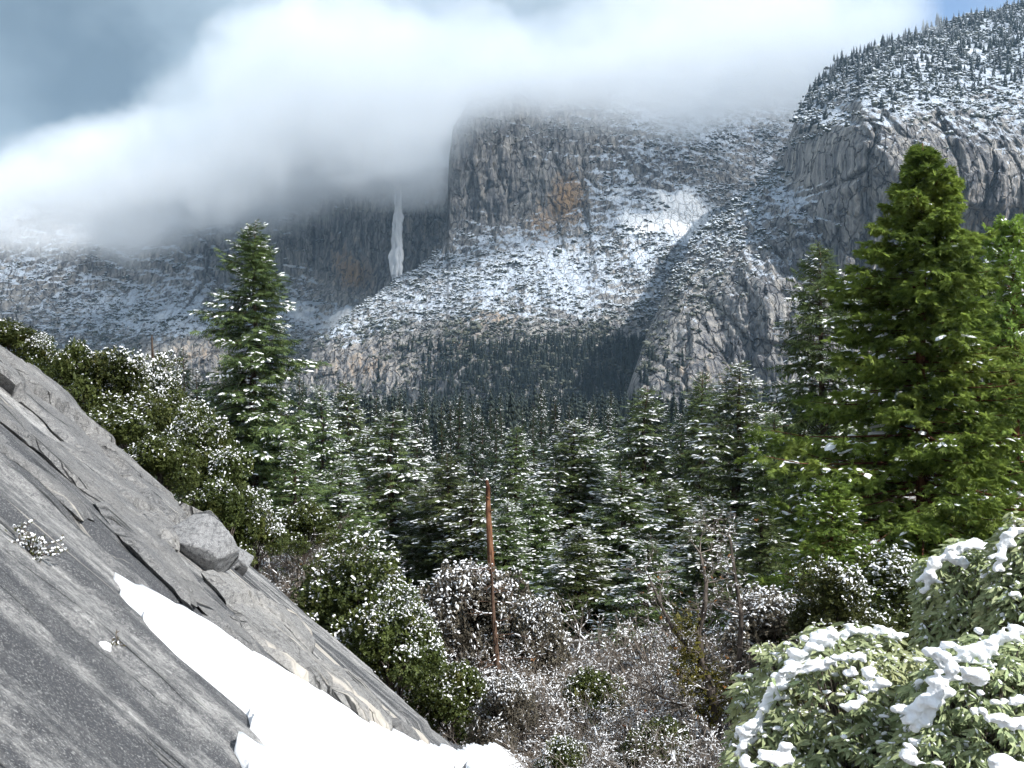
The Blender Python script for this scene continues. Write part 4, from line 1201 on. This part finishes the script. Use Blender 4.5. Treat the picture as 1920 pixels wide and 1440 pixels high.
def oak(seed, W=3.0, H=5.5, lobes=16, clusters=5200, leaf=0.30, snow=0.5, snow_dir=(0.25, 0.0, 1.0), droop=0.0):
    rg = np.random.default_rng(seed)
    wood, fol, sno = Geo(), Geo(), Geo()
    C = []
    for k in range(lobes):
        a = rg.uniform(0, 2 * np.pi); t = rg.uniform(0, 1) ** 0.6
        r = W * 0.72 * t
        z = H * (0.30 + 0.52 * (1 - t ** 2) * rg.uniform(0.55, 1.0)) + rg.normal() * 0.05 * H
        C.append((r * np.cos(a), r * np.sin(a), z, W * rg.uniform(0.24, 0.42)))
    C = np.array(C)
    for c in C:                                            # limbs
        s = np.linspace(0, 1, 7)[:, None]
        P = np.array([0, 0, 0]) * (1 - s) ** 2 + 2 * s * (1 - s) * np.array([c[0] * 0.15, c[1] * 0.15, c[2] * 0.6]) + s * s * c[:3]
        P = P + rg.normal(size=P.shape) * 0.03 * W * s
        tube(wood, P, np.linspace(0.045 * W * 0.6, 0.02, 7), 5)
    wgt = C[:, 3] ** 2; wgt /= wgt.sum()
    k = rg.choice(len(C), clusters, p=wgt)
    d = rg.normal(size=(clusters, 3)); d /= np.linalg.norm(d, axis=1, keepdims=True)
    rad = C[k, 3] * (1 - 0.5 * rg.uniform(size=clusters) ** 2) * (0.75 + 0.6 * fbm(d[:, 0] * 2 + k * 3.7, d[:, 1] * 2, d[:, 2] * 2, octv=2, seed=seed))
    P = C[k, :3] + d * rad[:, None] * np.array([1, 1, 0.8])
    P[:, 2] -= droop * (np.hypot(P[:, 0], P[:, 1]) / W) ** 2 * H * 0.4
    P[:, 2] = np.maximum(P[:, 2], 0.1)
    B = frames(rg.normal(size=(clusters, 3)) + d * 0.6)
    sz = leaf * rg.uniform(0.6, 1.3, clusters)
    for q in range(4):
        j = np.arange(q, clusters, 4)
        fol.add(*scatter(ROS[q][0], ROS[q][1], P[j], B[j] * sz[j][:, None, None]))
    # snow: where the foliage faces up and outwards
    cen = np.array([0, 0, H * 0.45]); out = (P - cen) / np.array([W, W, H * 0.55])
    sd = np.array(snow_dir); sd = sd / np.linalg.norm(sd)
    up = d @ sd * 0.55 + out @ sd * 0.75
    nz = fbm(P[:, 0] / (0.2 * W), P[:, 1] / (0.2 * W), P[:, 2] / (0.2 * W), octv=2, seed=seed + 1)
    j = np.nonzero(rg.uniform(size=clusters) < snow * 1.7 * smooth(0.35, 0.8, up + (nz - 0.5) * 2.2))[0]
    if len(j):
        n = len(j)
        tn = rg.normal(size=(n, 3)) * np.array([1, 1, 0.25]) + np.cross(d[j], rg.normal(size=(n, 3))) * 0.6
        S = frames(tn, roll=rg.normal(size=n) * 0.35)
        ln = leaf * rg.uniform(0.25, 0.75, n)
        sc = np.stack([ln, ln * rg.uniform(0.3, 0.6, n), ln * rg.uniform(0.25, 0.45, n)], 1)
        V, F = scatter(LUMP[0], LUMP[1], P[j] + np.array([0, 0, leaf * 0.12]) + d[j] * leaf * 0.15, S * sc[:, None, :])
        V = V + (np.stack([vnoise(V[:, 0] * 7, V[:, 1] * 7, V[:, 2] * 7, q) for q in (3, 4, 5)], 1) - 0.5) * leaf * 0.35
        sno.add(V, F)
    return wood, fol, sno
def oak_proto(*a, mat='oak', **k):
    w, f, s = oak(*a, **k)
    return dict(parts=[('trunk', w.mesh('trunk', M['oak_bark'])), ('crown', f.mesh('crown', M[mat])), ('snow_load', build(s, 'snow_load', M['tree_snow'], True))], H=k.get('H', 5.5), W=k.get('W', 3.0))
OAKS = [oak_proto(41, snow=0.50), oak_proto(42, snow=0.85, lobes=20), oak_proto(43, snow=0.25, lobes=14), oak_proto(44, snow=1.0, lobes=18, clusters=4600, mat='grey_oak'), oak_proto(45, snow=0.95, lobes=22, clusters=8500, leaf=0.24, snow_dir=(0.65, -0.15, 0.8), droop=0.5)]
def place_oak(pr, name, px, py_top, py_base, D, hw, label, rot=0.0, group=None, cat='oak'):
    b = at(px, py_base, D); t = at(px, py_top, D)
    return tree_object(name, pr['parts'], b, (hw / FPX * D / pr['W'],) * 2 + ((t.z - b.z) / (pr['H'] * 0.93),), rot, label, cat, group)

OAK_SPOTS = [
    (20, 590, 700, 30, 62, 2, 'dark evergreen oak at the left edge above the granite rim'),
    (78, 630, 740, 30, 55, 0, 'oak with snow clumps just right of the left-edge oak'),
    (150, 622, 820, 27, 68, 2, 'dark leafy oak with a knob of snow behind the granite rim'),
    (230, 662, 860, 27, 82, 0, 'broad green oak in the middle of the left-hand oak thicket'),
    (305, 668, 900, 30, 80, 1, 'snow-topped oak left of the tallest fir'),
    (200, 745, 900, 22, 90, 2, 'low green oak hanging over the granite rim'),
    (300, 800, 960, 21, 78, 2, 'green oak bush right above the large angular boulder'),
    (372, 760, 985, 26, 82, 1, 'snow-speckled oak below the tallest fir, at its left'),
    (425, 850, 1040, 25, 72, 0, 'drooping snowy oak right of and above the large angular boulder'),
    (478, 920, 1090, 26, 62, 1, 'small snowy oak at the right end of the left-hand thicket'),
    (570, 925, 1060, 50, 66, 2, 'green oak low in the gap under the tallest fir'),
    (672, 1002, 1350, 31, 165, 4, 'large domed evergreen oak with snow on its right shoulder, left of the dead pine'),
    (740, 1100, 1345, 29, 98, 1, 'snow-draped oak overlapping the right side of the large domed oak'),
    (905, 1022, 1330, 42, 110, 3, 'grey snow-covered oak in front of the orange snag'),
    (830, 1060, 1330, 45, 90, 3, 'grey snowy oak between the domed oak and the snag'),
    (985, 1090, 1360, 40, 80, 3, 'thin snowy oak right of the dead pine'),
    (850, 1225, 1420, 30, 80, 2, 'shaded oak behind the lower end of the snow tongue'),
    (960, 1250, 1450, 27, 75, 3, 'low snowy oak by the foot of the dead pine'),
    (1885, 455, 820, 64, 75, 1, 'dark evergreen oak with snow behind the right-edge cedar'),
    (1120, 1235, 1440, 33, 80, 2, 'green oak scrub in the middle of the bare thicket'),
    (1235, 1330, 1520, 24, 75, 2, 'low green oak scrub at the bottom left of the mossy tree'),
    (1050, 1390, 1560, 22, 80, 0, 'green scrub at the bottom edge right of the snow tongue'),
    (1440, 1180, 1400, 30, 75, 2, 'dark green scrub between the mossy tree and the laurel shrubs'),
    (1470, 1080, 1330, 30, 110, 3, 'snowy oak brush left of the laurel shrubs'),
    (1560, 1060, 1300, 24, 110, 0, 'green brush with snow lumps under the young cedar'),
    (1680, 1040, 1260, 26, 120, 0, 'green brush at the foot of the large cedar'),
]
rg = np.random.default_rng(15)
for (px, a, b, D, hw, k, lab) in OAK_SPOTS:
    place_oak(OAKS[k], 'oak_tree', px, a, b, D, hw * 1.12, lab, rot=float(rg.uniform(0, 6.28)) if k < 4 else 0.0)

def bare(seed, H=3.0, W=1.8, stems=24, levels=5, kids=3, snow=0.42, r0=0.034, spread=0.9, main=None, taper=0.62, snow_w=2.4, leaves=0):
    """leafless branching wood with snow lying along the twigs"""
    rg = np.random.default_rng(seed); wood, sno, lf = Geo(), Geo(), Geo()
    if main is None:
        P = np.column_stack([rg.normal(size=stems) * W * 0.18, rg.normal(size=stems) * W * 0.18, np.zeros(stems)])
        d = np.column_stack([rg.normal(size=stems) * spread, rg.normal(size=stems) * spread, np.ones(stems)])
        L = H * 0.45 * rg.uniform(0.6, 1.1, stems); R = np.full(stems, r0)
    else:
        P, d, L, R = main
    d = d / np.linalg.norm(d, axis=1, keepdims=True)
    ends = []
    for lv in range(levels):
        n = len(P)
        mid = P + d * (L * 0.5)[:, None] + rg.normal(size=(n, 3)) * (L * 0.05)[:, None]
        d2 = d + rg.normal(size=(n, 3)) * 0.22; d2 /= np.linalg.norm(d2, axis=1, keepdims=True)
        end = mid + d2 * (L * 0.5)[:, None]
        for a, b, ra, rb in ((P, mid, R, R * 0.85), (mid, end, R * 0.85, R * 0.65)):
            segs(wood, a, b, ra, rb, 3 if lv else 5)
            fl = 1 - np.abs((b - a)[:, 2]) / (np.linalg.norm(b - a, axis=1) + 1e-9)
            k = np.nonzero(rg.uniform(size=n) < snow * np.clip(0.25 + fl, 0, 1) * (0.5 + 0.5 * (lv > 0)) * 2.2 * smooth(0.42, 0.66, fbm(a[:, 0] / 0.35, a[:, 1] / 0.35, a[:, 2] / 0.35, octv=2, seed=seed)))[0]
            if len(k):
                rr = np.clip(rb[k], 0.0055, 0.016) * snow_w * rg.uniform(0.6, 1.2, len(k))
                u = rg.uniform(0, 0.5, len(k))[:, None]; v = u + rg.uniform(0.3, 0.5, len(k))[:, None]
                A0 = a[k] + (b - a)[k] * u; B0 = a[k] + (b - a)[k] * v
                off = np.array([0, 0, 1.0]) * (rb[k] * 0.6 + rr * 0.35)[:, None]
                segs(sno, A0 + off, B0 + off, rr * 0.8, rr * 0.55, 4)
        if lv == levels - 1:
            ends = end
            break
        nk = kids + (lv == 0)
        i = np.repeat(np.arange(n), nk)
        u = rg.uniform(0.35, 1.0, len(i)); u[::nk] = 1.0
        P2 = np.where((u < 0.5)[:, None], P[i] + (mid - P)[i] * (u * 2)[:, None], mid[i] + (end - mid)[i] * (u * 2 - 1)[:, None])
        d = d2[i] + rg.normal(size=(len(i), 3)) * 0.62 + np.array([0, 0, 0.10])
        d /= np.linalg.norm(d, axis=1, keepdims=True)
        L = L[i] * taper * rg.uniform(0.7, 1.2, len(i)); R = np.maximum(R[i] * 0.54, 0.0038)
        P = P2
    if leaves:
        k = rg.choice(len(ends), leaves, replace=False)
        lf.add(*scatter(ROS[0][0], ROS[0][1], ends[k], frames(rg.normal(size=(leaves, 3))) * 0.13))
    return wood, sno, lf
def bare_proto(*a, **k):
    w, s, l = bare(*a, **k)
    return [('branches', w.mesh('branches', M['twig'])), ('snow_load', build(s, 'snow_load', M['tree_snow'], True)), ('dry_leaves', build(l, 'dry_leaves', M['dead_leaf']))]
BUSH = [bare_proto(51, leaves=6), bare_proto(52, snow=0.7, stems=26), bare_proto(53, snow=0.4, spread=1.1)]
BARE_SPOTS = [
    (1040, 1120, 1400, 38, 0), (1180, 1140, 1430, 34, 2), (1240, 1180, 1440, 32, 0), (1010, 1190, 1450, 32, 1), (1150, 1250, 1490, 27, 2),
    (1225, 1260, 1500, 26, 1), (1290, 1230, 1500, 25, 0), (1330, 1180, 1460, 30, 1), (1400, 1140, 1420, 34, 0), (1110, 1330, 1560, 22, 1), (1030, 1330, 1540, 23, 2),
    (1380, 1300, 1560, 22, 1), (1280, 1350, 1590, 20, 2), (890, 1180, 1400, 36, 0), (940, 1150, 1390, 40, 1), (590, 930, 1110, 55, 2), (545, 960, 1130, 50, 0), (1270, 1080, 1330, 44, 2), (1150, 1070, 1330, 48, 0), (1420, 1060, 1310, 40, 1)]
NAMES_B = ['left edge', 'middle', 'right']
BL = ['bare snowy bush at the back of the grey thicket, below the lower snowy firs', 'leafless bush in the thicket under the young firs', 'bare bush left of the mossy tree, half way up the thicket',
      'leafless snow-flecked bush right of the dead pine', 'low bare bush in the front middle of the grey thicket', 'bare bush directly left of the mossy trunk', 'bare bush around the foot of the mossy tree',
      'leafless bush behind the mossy tree, at its right', 'grey bush between the mossy tree and the young cedar', 'bare snowy bush at the bottom edge, right of the dead pine', 'bare bush at the bottom edge just right of the snow tongue',
      'twiggy bush at the bottom beside the laurel shrub', 'twiggy bush at the bottom edge under the mossy tree', 'brown leafless bush left of the dead pine', 'bare bush behind the dead pine', 'brown bare bush under the right side of the tallest fir', 'brown bare bush behind the right end of the left-hand oaks',
      'bare twigs above the mossy tree, in front of the young firs', 'bare twigs at the upper left of the grey thicket', 'leafless bush at the foot of the dark young fir']
for (px, a, b, D, k), lab in zip(BARE_SPOTS, BL):
    p0 = at(px, b, D); h = (b - a) / FPX * D
    tree_object('bare_bush', BUSH[k], p0, (h / 3.0 * 1.15,) * 2 + (h / 3.0,), float(rg.uniform(0, 6.28)), lab, 'bush')

# the bare mossy tree in the right foreground
D = 25.0
p0 = at(1352, 1445, D)
tr = Geo()
def trunk_line(pts, r, sides=7):
    P = np.array([(at(a, b, D) - p0)[:] for a, b in pts]) + np.array([(0, 0.25 * math.sin(i * 1.7), 0) for i in range(len(pts))])
    tube(tr, P, r, sides); return P
T1 = trunk_line([(1356, 1460), (1350, 1380), (1342, 1330), (1330, 1290), (1318, 1245), (1312, 1190), (1318, 1140), (1322, 1090), (1316, 1040)], np.linspace(0.17, 0.03, 9))
T2 = trunk_line([(1350, 1390), (1330, 1350), (1300, 1325), (1262, 1312), (1225, 1300), (1180, 1285)], np.linspace(0.07, 0.018, 6))
T3 = trunk_line([(1334, 1300), (1300, 1230), (1262, 1180), (1236, 1130), (1216, 1080)], np.linspace(0.07, 0.018, 5))
T4 = trunk_line([(1380, 1450), (1382, 1350), (1384, 1250), (1386, 1150), (1380, 1080), (1372, 1010)], np.linspace(0.10, 0.03, 6))
base_pts = np.concatenate([T1[3:], T2[2:], T3[1:], T4[2:]]); rgx = np.random.default_rng(9)
ii = np.repeat(np.arange(len(base_pts)), 3); nn = len(ii)
w, s, l = bare(61, levels=4, kids=3, snow=0.30, main=(base_pts[ii], np.column_stack([rgx.normal(size=nn), rgx.normal(size=nn), rgx.uniform(-0.1, 1.2, nn)]), rgx.uniform(0.35, 0.75, nn), np.full(nn, 0.014)), leaves=26, snow_w=2.0)
ms_, _ = Geo(), 0
nm = 900
cs = np.array([(at(a, b, D) - p0)[:] for a, b in ((1285, 1180), (1292, 1225), (1280, 1260), (1300, 1290), (1345, 1270), (1350, 1310), (1335, 1320))])
kk = rgx.integers(0, len(cs), nm); Pm = cs[kk] + rgx.normal(size=(nm, 3)) * np.array([0.17, 0.22, 0.24])
for q in range(4):
    j = np.arange(q, nm, 4)
    ms_.add(*scatter(ROS[q][0], ROS[q][1], Pm[j], frames(rgx.normal(size=(len(j), 3))) * rgx.uniform(0.10, 0.20, len(j))[:, None, None]))
tree_object('bare_tree', [('trunk', tr.mesh('trunk', M['oak_bark'], True)), ('branches', w.mesh('branches', M['twig'])), ('snow_load', build(s, 'snow_load', M['tree_snow'], True)), ('dry_leaves', l.mesh('dry_leaves', M['dead_leaf'])), ('moss', ms_.mesh('moss', M['moss_oak']))],
            p0, (1, 1, 1), 0.0, 'leafless tree with yellow-green moss and a few orange leaves, in the right foreground', 'tree')

# the dead pine with snowy bare branches
D = 38.0
p0 = at(962, 1425, D)
tr = Geo()
T1 = trunk_line([(962, 1430), (950, 1370), (940, 1300), (931, 1220), (925, 1150), (922, 1090), (919, 1040)], np.linspace(0.16, 0.03, 7))
rgx = np.random.default_rng(19); nn = 34
u = rgx.uniform(0.08, 0.98, nn); q = np.column_stack([np.interp(u, np.linspace(0, 1, 7), T1[:, c]) for c in range(3)]); a_ = rgx.uniform(0, 6.28, nn)
w, s, l = bare(62, levels=3, kids=2, snow=1.0, main=(q, np.column_stack([np.cos(a_), np.sin(a_), rgx.uniform(-0.45, 0.1, nn)]), (1.9 - 1.3 * u) * rgx.uniform(0.5, 1.0, nn), np.full(nn, 0.016)), snow_w=2.6)
tree_object('dead_pine', [('trunk', tr.mesh('trunk', M['dead_bark'], True)), ('branches', w.mesh('branches', M['dead_bark'])), ('snow_load', build(s, 'snow_load', M['tree_snow'], True))],
            p0, (1, 1, 1), 0.0, 'slender dead pine with reddish trunk and snow along its bare branches', 'tree')
# the orange snag and the thin far snag
D = 62.0
p0 = at(928, 1200, D)
tr = Geo()
T1 = trunk_line([(930, 1210), (926, 1120), (921, 1060), (918, 1000), (915, 950), (915, 915), (913, 900)], [0.22, 0.21, 0.20, 0.18, 0.155, 0.13, 0.07], 9)
for (a, b, c, d_) in ((916, 960, 925, 955), (919, 1010, 911, 1006), (921, 1040, 929, 1034), (917, 935, 911, 930)):
    A_ = np.array((at(a, b, D) - p0)[:]); B_ = np.array((at(c, d_, D) - p0)[:]) + np.array([0, -0.2, 0])
    tube(tr, [A_, (A_ + B_) / 2, B_], [0.05, 0.04, 0.02], 5)
snc = Geo(); V, F = scatter(LUMP[0], LUMP[1], np.array([(at(913, 900, D) - p0)[:], (at(911, 1004, D) - p0)[:]]), np.stack([np.eye(3) * 0.2, np.eye(3) * 0.2]))
snc.add(V, F)
tree_object('snag', [('trunk', tr.mesh('trunk', M['snag'], True)), ('snow_load', snc.mesh('snow_load', M['tree_snow'], True))], p0, (1, 1, 1), 0.0, 'broken orange dead trunk standing in the middle of the forest', 'tree')
D = 110.0
p0 = at(287, 720, D); tr = Geo()
trunk_line([(287, 730), (287, 690), (286, 655), (286, 628)], [0.22, 0.18, 0.12, 0.06], 6)
o = obj('snag', tr.mesh('snag', M['bark'], True), None, p0); tag(o, 'thin dark bare pole rising above the left-hand oaks', 'tree')

# ------------------------------------------------------------------ the laurel shrubs in the right foreground
LEAF_V = np.array([(0, 0, 0), (0.28, -0.12, 0.02), (0.62, -0.125, -0.03), (1.0, 0, -0.14), (0.62, 0.125, -0.03), (0.28, 0.12, 0.02), (0.3, 0, -0.025), (0.65, 0, -0.07)])
LEAF_F = np.array([(0, 1, 6), (0, 6, 5), (1, 2, 7), (1, 7, 6), (6, 7, 4), (6, 4, 5), (2, 3, 7), (7, 3, 4)])
LEAF_MESH = mesh_from('leaf', LEAF_V, [LEAF_F], M['laurel'], True)
IV3, IF3 = ico(3)
def laurel(name, label, domes, D, leaf_px, tips, snow_lines, seed, lumps=40):
    """domes: (px, py, D, rx, ry) in photo pixels; twig tips over them carry whorls of hanging leaves"""
    rg = np.random.default_rng(seed)
    px0, py0 = domes[0][0], domes[0][1]
    root = at(px0, py0 + domes[0][4] * 1.6, D)
    e = obj(name, None, None, root); tag(e, label, 'shrub')
    wood = Geo(); LP, LA, Ltip = [], [], []
    ll = leaf_px / FPX * D
    cs = []
    for (px, py, d_, rx, ry) in domes:
        cs.append((np.array((at(px, py, d_) - root)[:]), rx / FPX * d_, ry / FPX * d_))
    area = np.array([a * b for _, a, b in cs]); area = area / area.sum()
    for (c, rx, ry), ar in zip(cs, area):
        n = int(tips * ar)
        dv = rg.normal(size=(n * 3, 3)); dv /= np.linalg.norm(dv, axis=1, keepdims=True)
        dv = dv[(dv[:, 1] < 0.55) & (dv[:, 2] > -0.75)][:n]; n = len(dv)
        sh = 0.62 + 0.40 * fbm(dv[:, 0] * 2.5 + seed, dv[:, 1] * 2.5, dv[:, 2] * 2.5, octv=3, seed=seed) + rg.normal(size=n) * 0.04 - 0.25 * (rg.uniform(size=n) < 0.25)
        tip = c + dv * np.array([rx, (rx + ry) * 0.5, ry]) * (sh / 0.84)[:, None]
        # stems from the dome's heart to the tip
        k = rg.choice(n, min(n, 130), replace=False)
        h = c + np.array([0, 0.1 * rx, -0.7 * ry])
        mid = h + (tip[k] - h) * 0.55 + np.array([0, 0, 0.12 * ry])
        segs(wood, np.repeat(h[None], len(k), 0) + rg.normal(size=(len(k), 3)) * 0.05 * rx, mid, np.full(len(k), 0.011), np.full(len(k), 0.007), 4)
        segs(wood, mid, tip[k], np.full(len(k), 0.007), np.full(len(k), 0.003), 4)
        for q in range(n):
            m_ = rg.integers(6, 11)
            a = rg.uniform(0, 6.28) + np.arange(m_) * 2.4
            hang = rg.uniform(0.35, 1.35, m_)
            dd = np.stack([np.cos(a), np.sin(a), -hang], 1) + dv[q] * 0.55
            LP.append(tip[q] + np.array([0, 0, 1.0]) * (rg.uniform(-0.3, 0.25, m_) * ll)[:, None] + rg.normal(size=(m_, 3)) * ll * 0.10)
            LA.append(dd)
    P = np.concatenate(LP); dd = np.concatenate(LA); n = len(P)
    A = frames(dd, up=(0.35, -0.7, 0.75), roll=rg.normal(size=n) * 0.4)
    sz = ll * rg.uniform(0.65, 1.2, n)
    # the 300 that face the viewpoint nearest are leaves of their own
    wp = P + np.array(root)
    vis = np.linalg.norm(wp, axis=1) + np.where(np.abs(wp[:, 0] / wp[:, 1]) < 0.49, 0, 50) + np.where(wp[:, 2] / wp[:, 1] > -0.37, 0, 50) + rg.uniform(size=n) * 0.6
    order = np.argsort(vis)
    near, rest = order[:300], order[300:]
    for i in near:
        o = obj('leaf', LEAF_MESH, e)
        mt = Matrix.Identity(4)
        for r in range(3):
            for c_ in range(3):
                mt[r][c_] = float(A[i, r, c_] * sz[i])
            mt[r][3] = float(P[i, r])
        o.matrix_local = mt
    V, F = scatter(LEAF_V, [LEAF_F], P[rest], A[rest] * sz[rest][:, None, None])
    tag(obj('foliage', mesh_from('foliage', V, F, M['laurel'], True), e), kind='stuff')
    kf = rg.choice(n, n // 4, replace=False)
    fr = Geo(); fv, ff = scatter(LUMP[0], LUMP[1], P[kf] + A[kf, :, 0] * (sz[kf] * rg.uniform(0.1, 0.5, len(kf)))[:, None] + A[kf, :, 2] * 0.004, A[kf] * (sz[kf][:, None] * np.stack([rg.uniform(0.2, 0.5, len(kf)), rg.uniform(0.10, 0.24, len(kf)), rg.uniform(0.06, 0.14, len(kf))], 1))[:, None, :])
    fr.add(fv, ff)
    tag(obj('frost', fr.mesh('frost', M['snow'], True), e), kind='stuff')
    gz = float(ground_z(root.x, root.y)) - root.z - 0.1
    for c_, rx_, ry_ in cs:
        for q in range(6):
            a0 = np.array([c_[0] * 0.6 + rg.normal() * 0.08, c_[1] * 0.6 + rg.normal() * 0.08 + 0.15, gz]); a1 = c_ + rg.normal(size=3) * 0.25 * rx_
            tube(wood, [a0, (a0 + a1) / 2 + rg.normal(size=3) * 0.06, a1], [0.022, 0.018, 0.010], 5)
    obj('stems', wood.mesh('stems', M['twig']), e)
    # snow: heaps along the given lines and small pads on the whorls
    g = Geo()
    def heap(c, rx, ry, rz, sd):
        V = IV3 * (1 + (fbm(IV3[:, 0] * 1.6 + sd, IV3[:, 1] * 1.6, IV3[:, 2] * 1.6 + sd, octv=4, seed=sd % 97) - 0.5) * 1.1)[:, None]
        g.add(V * np.array([rx, ry, rz]) + c, [IF3])
    cnt = 0
    for (pts, rpx, d_) in snow_lines:
        pts = np.array(pts, float); sg = np.linalg.norm(np.diff(pts, axis=0), axis=1); s = np.concatenate([[0], np.cumsum(sg)])
        for t in np.arange(0, s[-1] + 0.1, rpx * 0.11):
            if rg.uniform() < 0.10: continue
            a, b = np.interp(t, s, pts[:, 0]) + rg.normal() * rpx * 0.55, np.interp(t, s, pts[:, 1]) + rg.normal() * rpx * 0.50
            r = 0.62 * rpx / FPX * d_ * rg.uniform(0.25, 1.0) ** 1.3; cnt += 1
            heap(np.array((at(a, b, d_) - root)[:]) + np.array([0, rg.uniform(-0.5, 0.9) * r, 0]), r * rg.uniform(0.9, 1.5), r * 1.3, r * rg.uniform(0.5, 0.8), seed * 31 + cnt)
    upp = np.nonzero((rg.uniform(size=n) < 1.0))[0]
    cand = rg.choice(upp, min(lumps * 6, n), replace=False)
    nz = fbm(P[cand, 0] / (8 * ll), P[cand, 1] / (8 * ll), P[cand, 2] / (8 * ll), octv=2, seed=seed + 5)
    cand = cand[nz > 0.50][:lumps]
    for i in cand:
        r = ll * rg.uniform(0.10, 0.34); cnt += 1
        heap(P[i] + np.array([0, -0.25 * ll, 0.10 * ll]), r * rg.uniform(0.9, 1.7), r, r * rg.uniform(0.45, 0.7), seed * 31 + cnt)
    if g.n:
        so = tag(obj('snow_load', g.mesh('snow_load', M['snow'], True), e), kind='stuff')
        rm = so.modifiers.new('fuse', 'REMESH'); rm.mode = 'VOXEL'; rm.voxel_size = 0.0015 * D; rm.use_smooth_shade = True
        sm_ = so.modifiers.new('settle', 'SMOOTH'); sm_.factor = 0.5; sm_.iterations = 11
        for sc_, st_ in ((0.05, 0.022), (0.018, 0.010)):
            tx = bpy.data.textures.new('snow_lumps', 'CLOUDS'); tx.noise_scale = sc_ * D / 7.0; tx.noise_depth = 2
            dm_ = so.modifiers.new('lumps', 'DISPLACE'); dm_.texture = tx; dm_.strength = st_ * D / 7.0; dm_.mid_level = 0.5; dm_.texture_coords = 'GLOBAL'
    return e
laurel('laurel_shrub', 'large pale-leaved laurel shrub with snow along its left rim, bottom right', [(1590, 1370, 7.0, 195, 190), (1490, 1440, 6.8, 120, 110), (1650, 1470, 6.5, 160, 120)], 7.0, 25, 1450,
       [([(1385, 1420), (1420, 1350), (1450, 1295), (1490, 1248), (1530, 1205), (1560, 1190)], 17, 6.7), ([(1560, 1190), (1620, 1178), (1690, 1190)], 12, 6.9), ([(1470, 1262), (1520, 1250), (1560, 1240)], 13, 6.5), ([(1620, 1262), (1640, 1290)], 22, 6.3), ([(1395, 1432), (1440, 1424), (1480, 1410)], 17, 6.2), ([(1590, 1330), (1620, 1310)], 13, 6.2), ([(1570, 1235), (1620, 1228)], 10, 6.4)], 301, 420)
laurel('laurel_shrub', 'snow-heaped laurel shrub in the bottom right corner', [(1850, 1380, 6.2, 150, 170), (1770, 1470, 6.0, 110, 110), (1940, 1330, 6.3, 90, 130)], 6.2, 28, 1150,
       [([(1745, 1232), (1790, 1236), (1835, 1224), (1880, 1200), (1930, 1182)], 20, 6.0), ([(1770, 1240), (1768, 1280), (1745, 1320), (1720, 1350), (1705, 1385)], 24, 5.9), ([(1810, 1262), (1840, 1290)], 24, 5.7), ([(1850, 1345), (1900, 1352), (1930, 1362)], 14, 5.6), ([(1860, 1435), (1930, 1438)], 20, 5.5), ([(1700, 1400), (1712, 1440)], 14, 5.7), ([(1895, 1310), (1930, 1320)], 10, 5.6)], 302, 360)
laurel('laurel_shrub', 'laurel shrub with a white snowy crown in front of the large cedar', [(1815, 1130, 9.5, 88, 110), (1790, 1190, 9.3, 70, 60)], 9.5, 23, 560,
       [([(1738, 1110), (1745, 1068), (1768, 1040), (1800, 1022), (1840, 1022), (1862, 1030)], 12, 9.2), ([(1780, 1045), (1815, 1058)], 11, 9.0), ([(1870, 1085), (1880, 1110)], 12, 9.0), ([(1840, 1070), (1856, 1076)], 8, 9.0)], 303, 90)
laurel('laurel_shrub', 'laurel shrub cut by the right edge below the cedars', [(1935, 1070, 8.6, 70, 95), (1925, 1150, 8.4, 70, 80)], 8.6, 24, 400,
       [([(1872, 1070), (1876, 1030), (1895, 1002), (1925, 988)], 12, 8.3), ([(1895, 1110), (1915, 1120)], 9, 8.2)], 304, 60)

# ------------------------------------------------------------------ little plants on the granite
def sprig(name, label, px, py, hw, n, seed, mat, snow=12):
    x, y = slab_xy(px, py); rg = np.random.default_rng(seed)
    p0 = Vector((float(x), float(y), float(slab_z(x, y))))
    W = hw / FPX * float(y)
    q = np.zeros((n, 3)); d = np.column_stack([rg.normal(size=n) * 0.9, rg.normal(size=n) * 0.7, rg.uniform(0.15, 1.0, n)])
    w, s, l = bare(seed, levels=3, kids=2, snow=0.5, main=(q, d, W * rg.uniform(0.5, 0.9, n), np.full(n, 0.006)), snow_w=2.2)
    fo = Geo(); V = np.concatenate(w.V); k = rg.choice(len(V), 170)
    fo.add(*scatter(ROS[1][0], ROS[1][1], V[k], frames(rg.normal(size=(170, 3))) * (W * rg.uniform(0.10, 0.2, 170))[:, None, None]))
    tree_object(name, [('stems', w.mesh('stems', M['twig'])), ('foliage', fo.mesh('foliage', M[mat])), ('snow_load', build(s, 'snow_load', M['tree_snow'], True))], p0, (1, 1, 1), 0.0, label, 'plant')
sprig('rock_shrub', 'small snowy evergreen sprig growing from the granite at the left edge', 52, 1052, 62, 12, 401, 'oak')
sprig('rock_plant', 'tiny green tuft beside a snow lump on the lower granite', 203, 1222, 26, 8, 402, 'moss_oak')
sx_, sy_ = slab_xy(190, 1212, 0.02)
V = IV3 * (1 + (fbm(IV3[:, 0] * 2, IV3[:, 1] * 2, IV3[:, 2] * 2, octv=4, seed=6) - 0.5) * 0.7)[:, None] * np.array([0.05, 0.05, 0.032])
o = obj('snow_patch', mesh_from('snow_patch', V, [IF3], M['snow'], True), None, (float(sx_), float(sy_), float(slab_z(sx_, sy_)) + 0.02))
tag(o, 'little lump of snow beside the tiny tuft on the granite', kind='stuff')
for i, poly in enumerate(([(-20, 792), (8, 806), (40, 836), (66, 868), (100, 905), (96, 910), (60, 880), (30, 848), (-4, 822), (-20, 812)], [(150, 945), (170, 962), (196, 985), (190, 990), (165, 970)])):
    mo = patch(poly, 0.07, 0.05, M['moss_oak'], 'moss', rough=0.05, edge=0.1, jit=0.03, undercut=0.0, seed=500 + i, zoff=0.06)
    tag(mo, 'yellow-green moss in the cracks of the granite slope', kind='stuff')
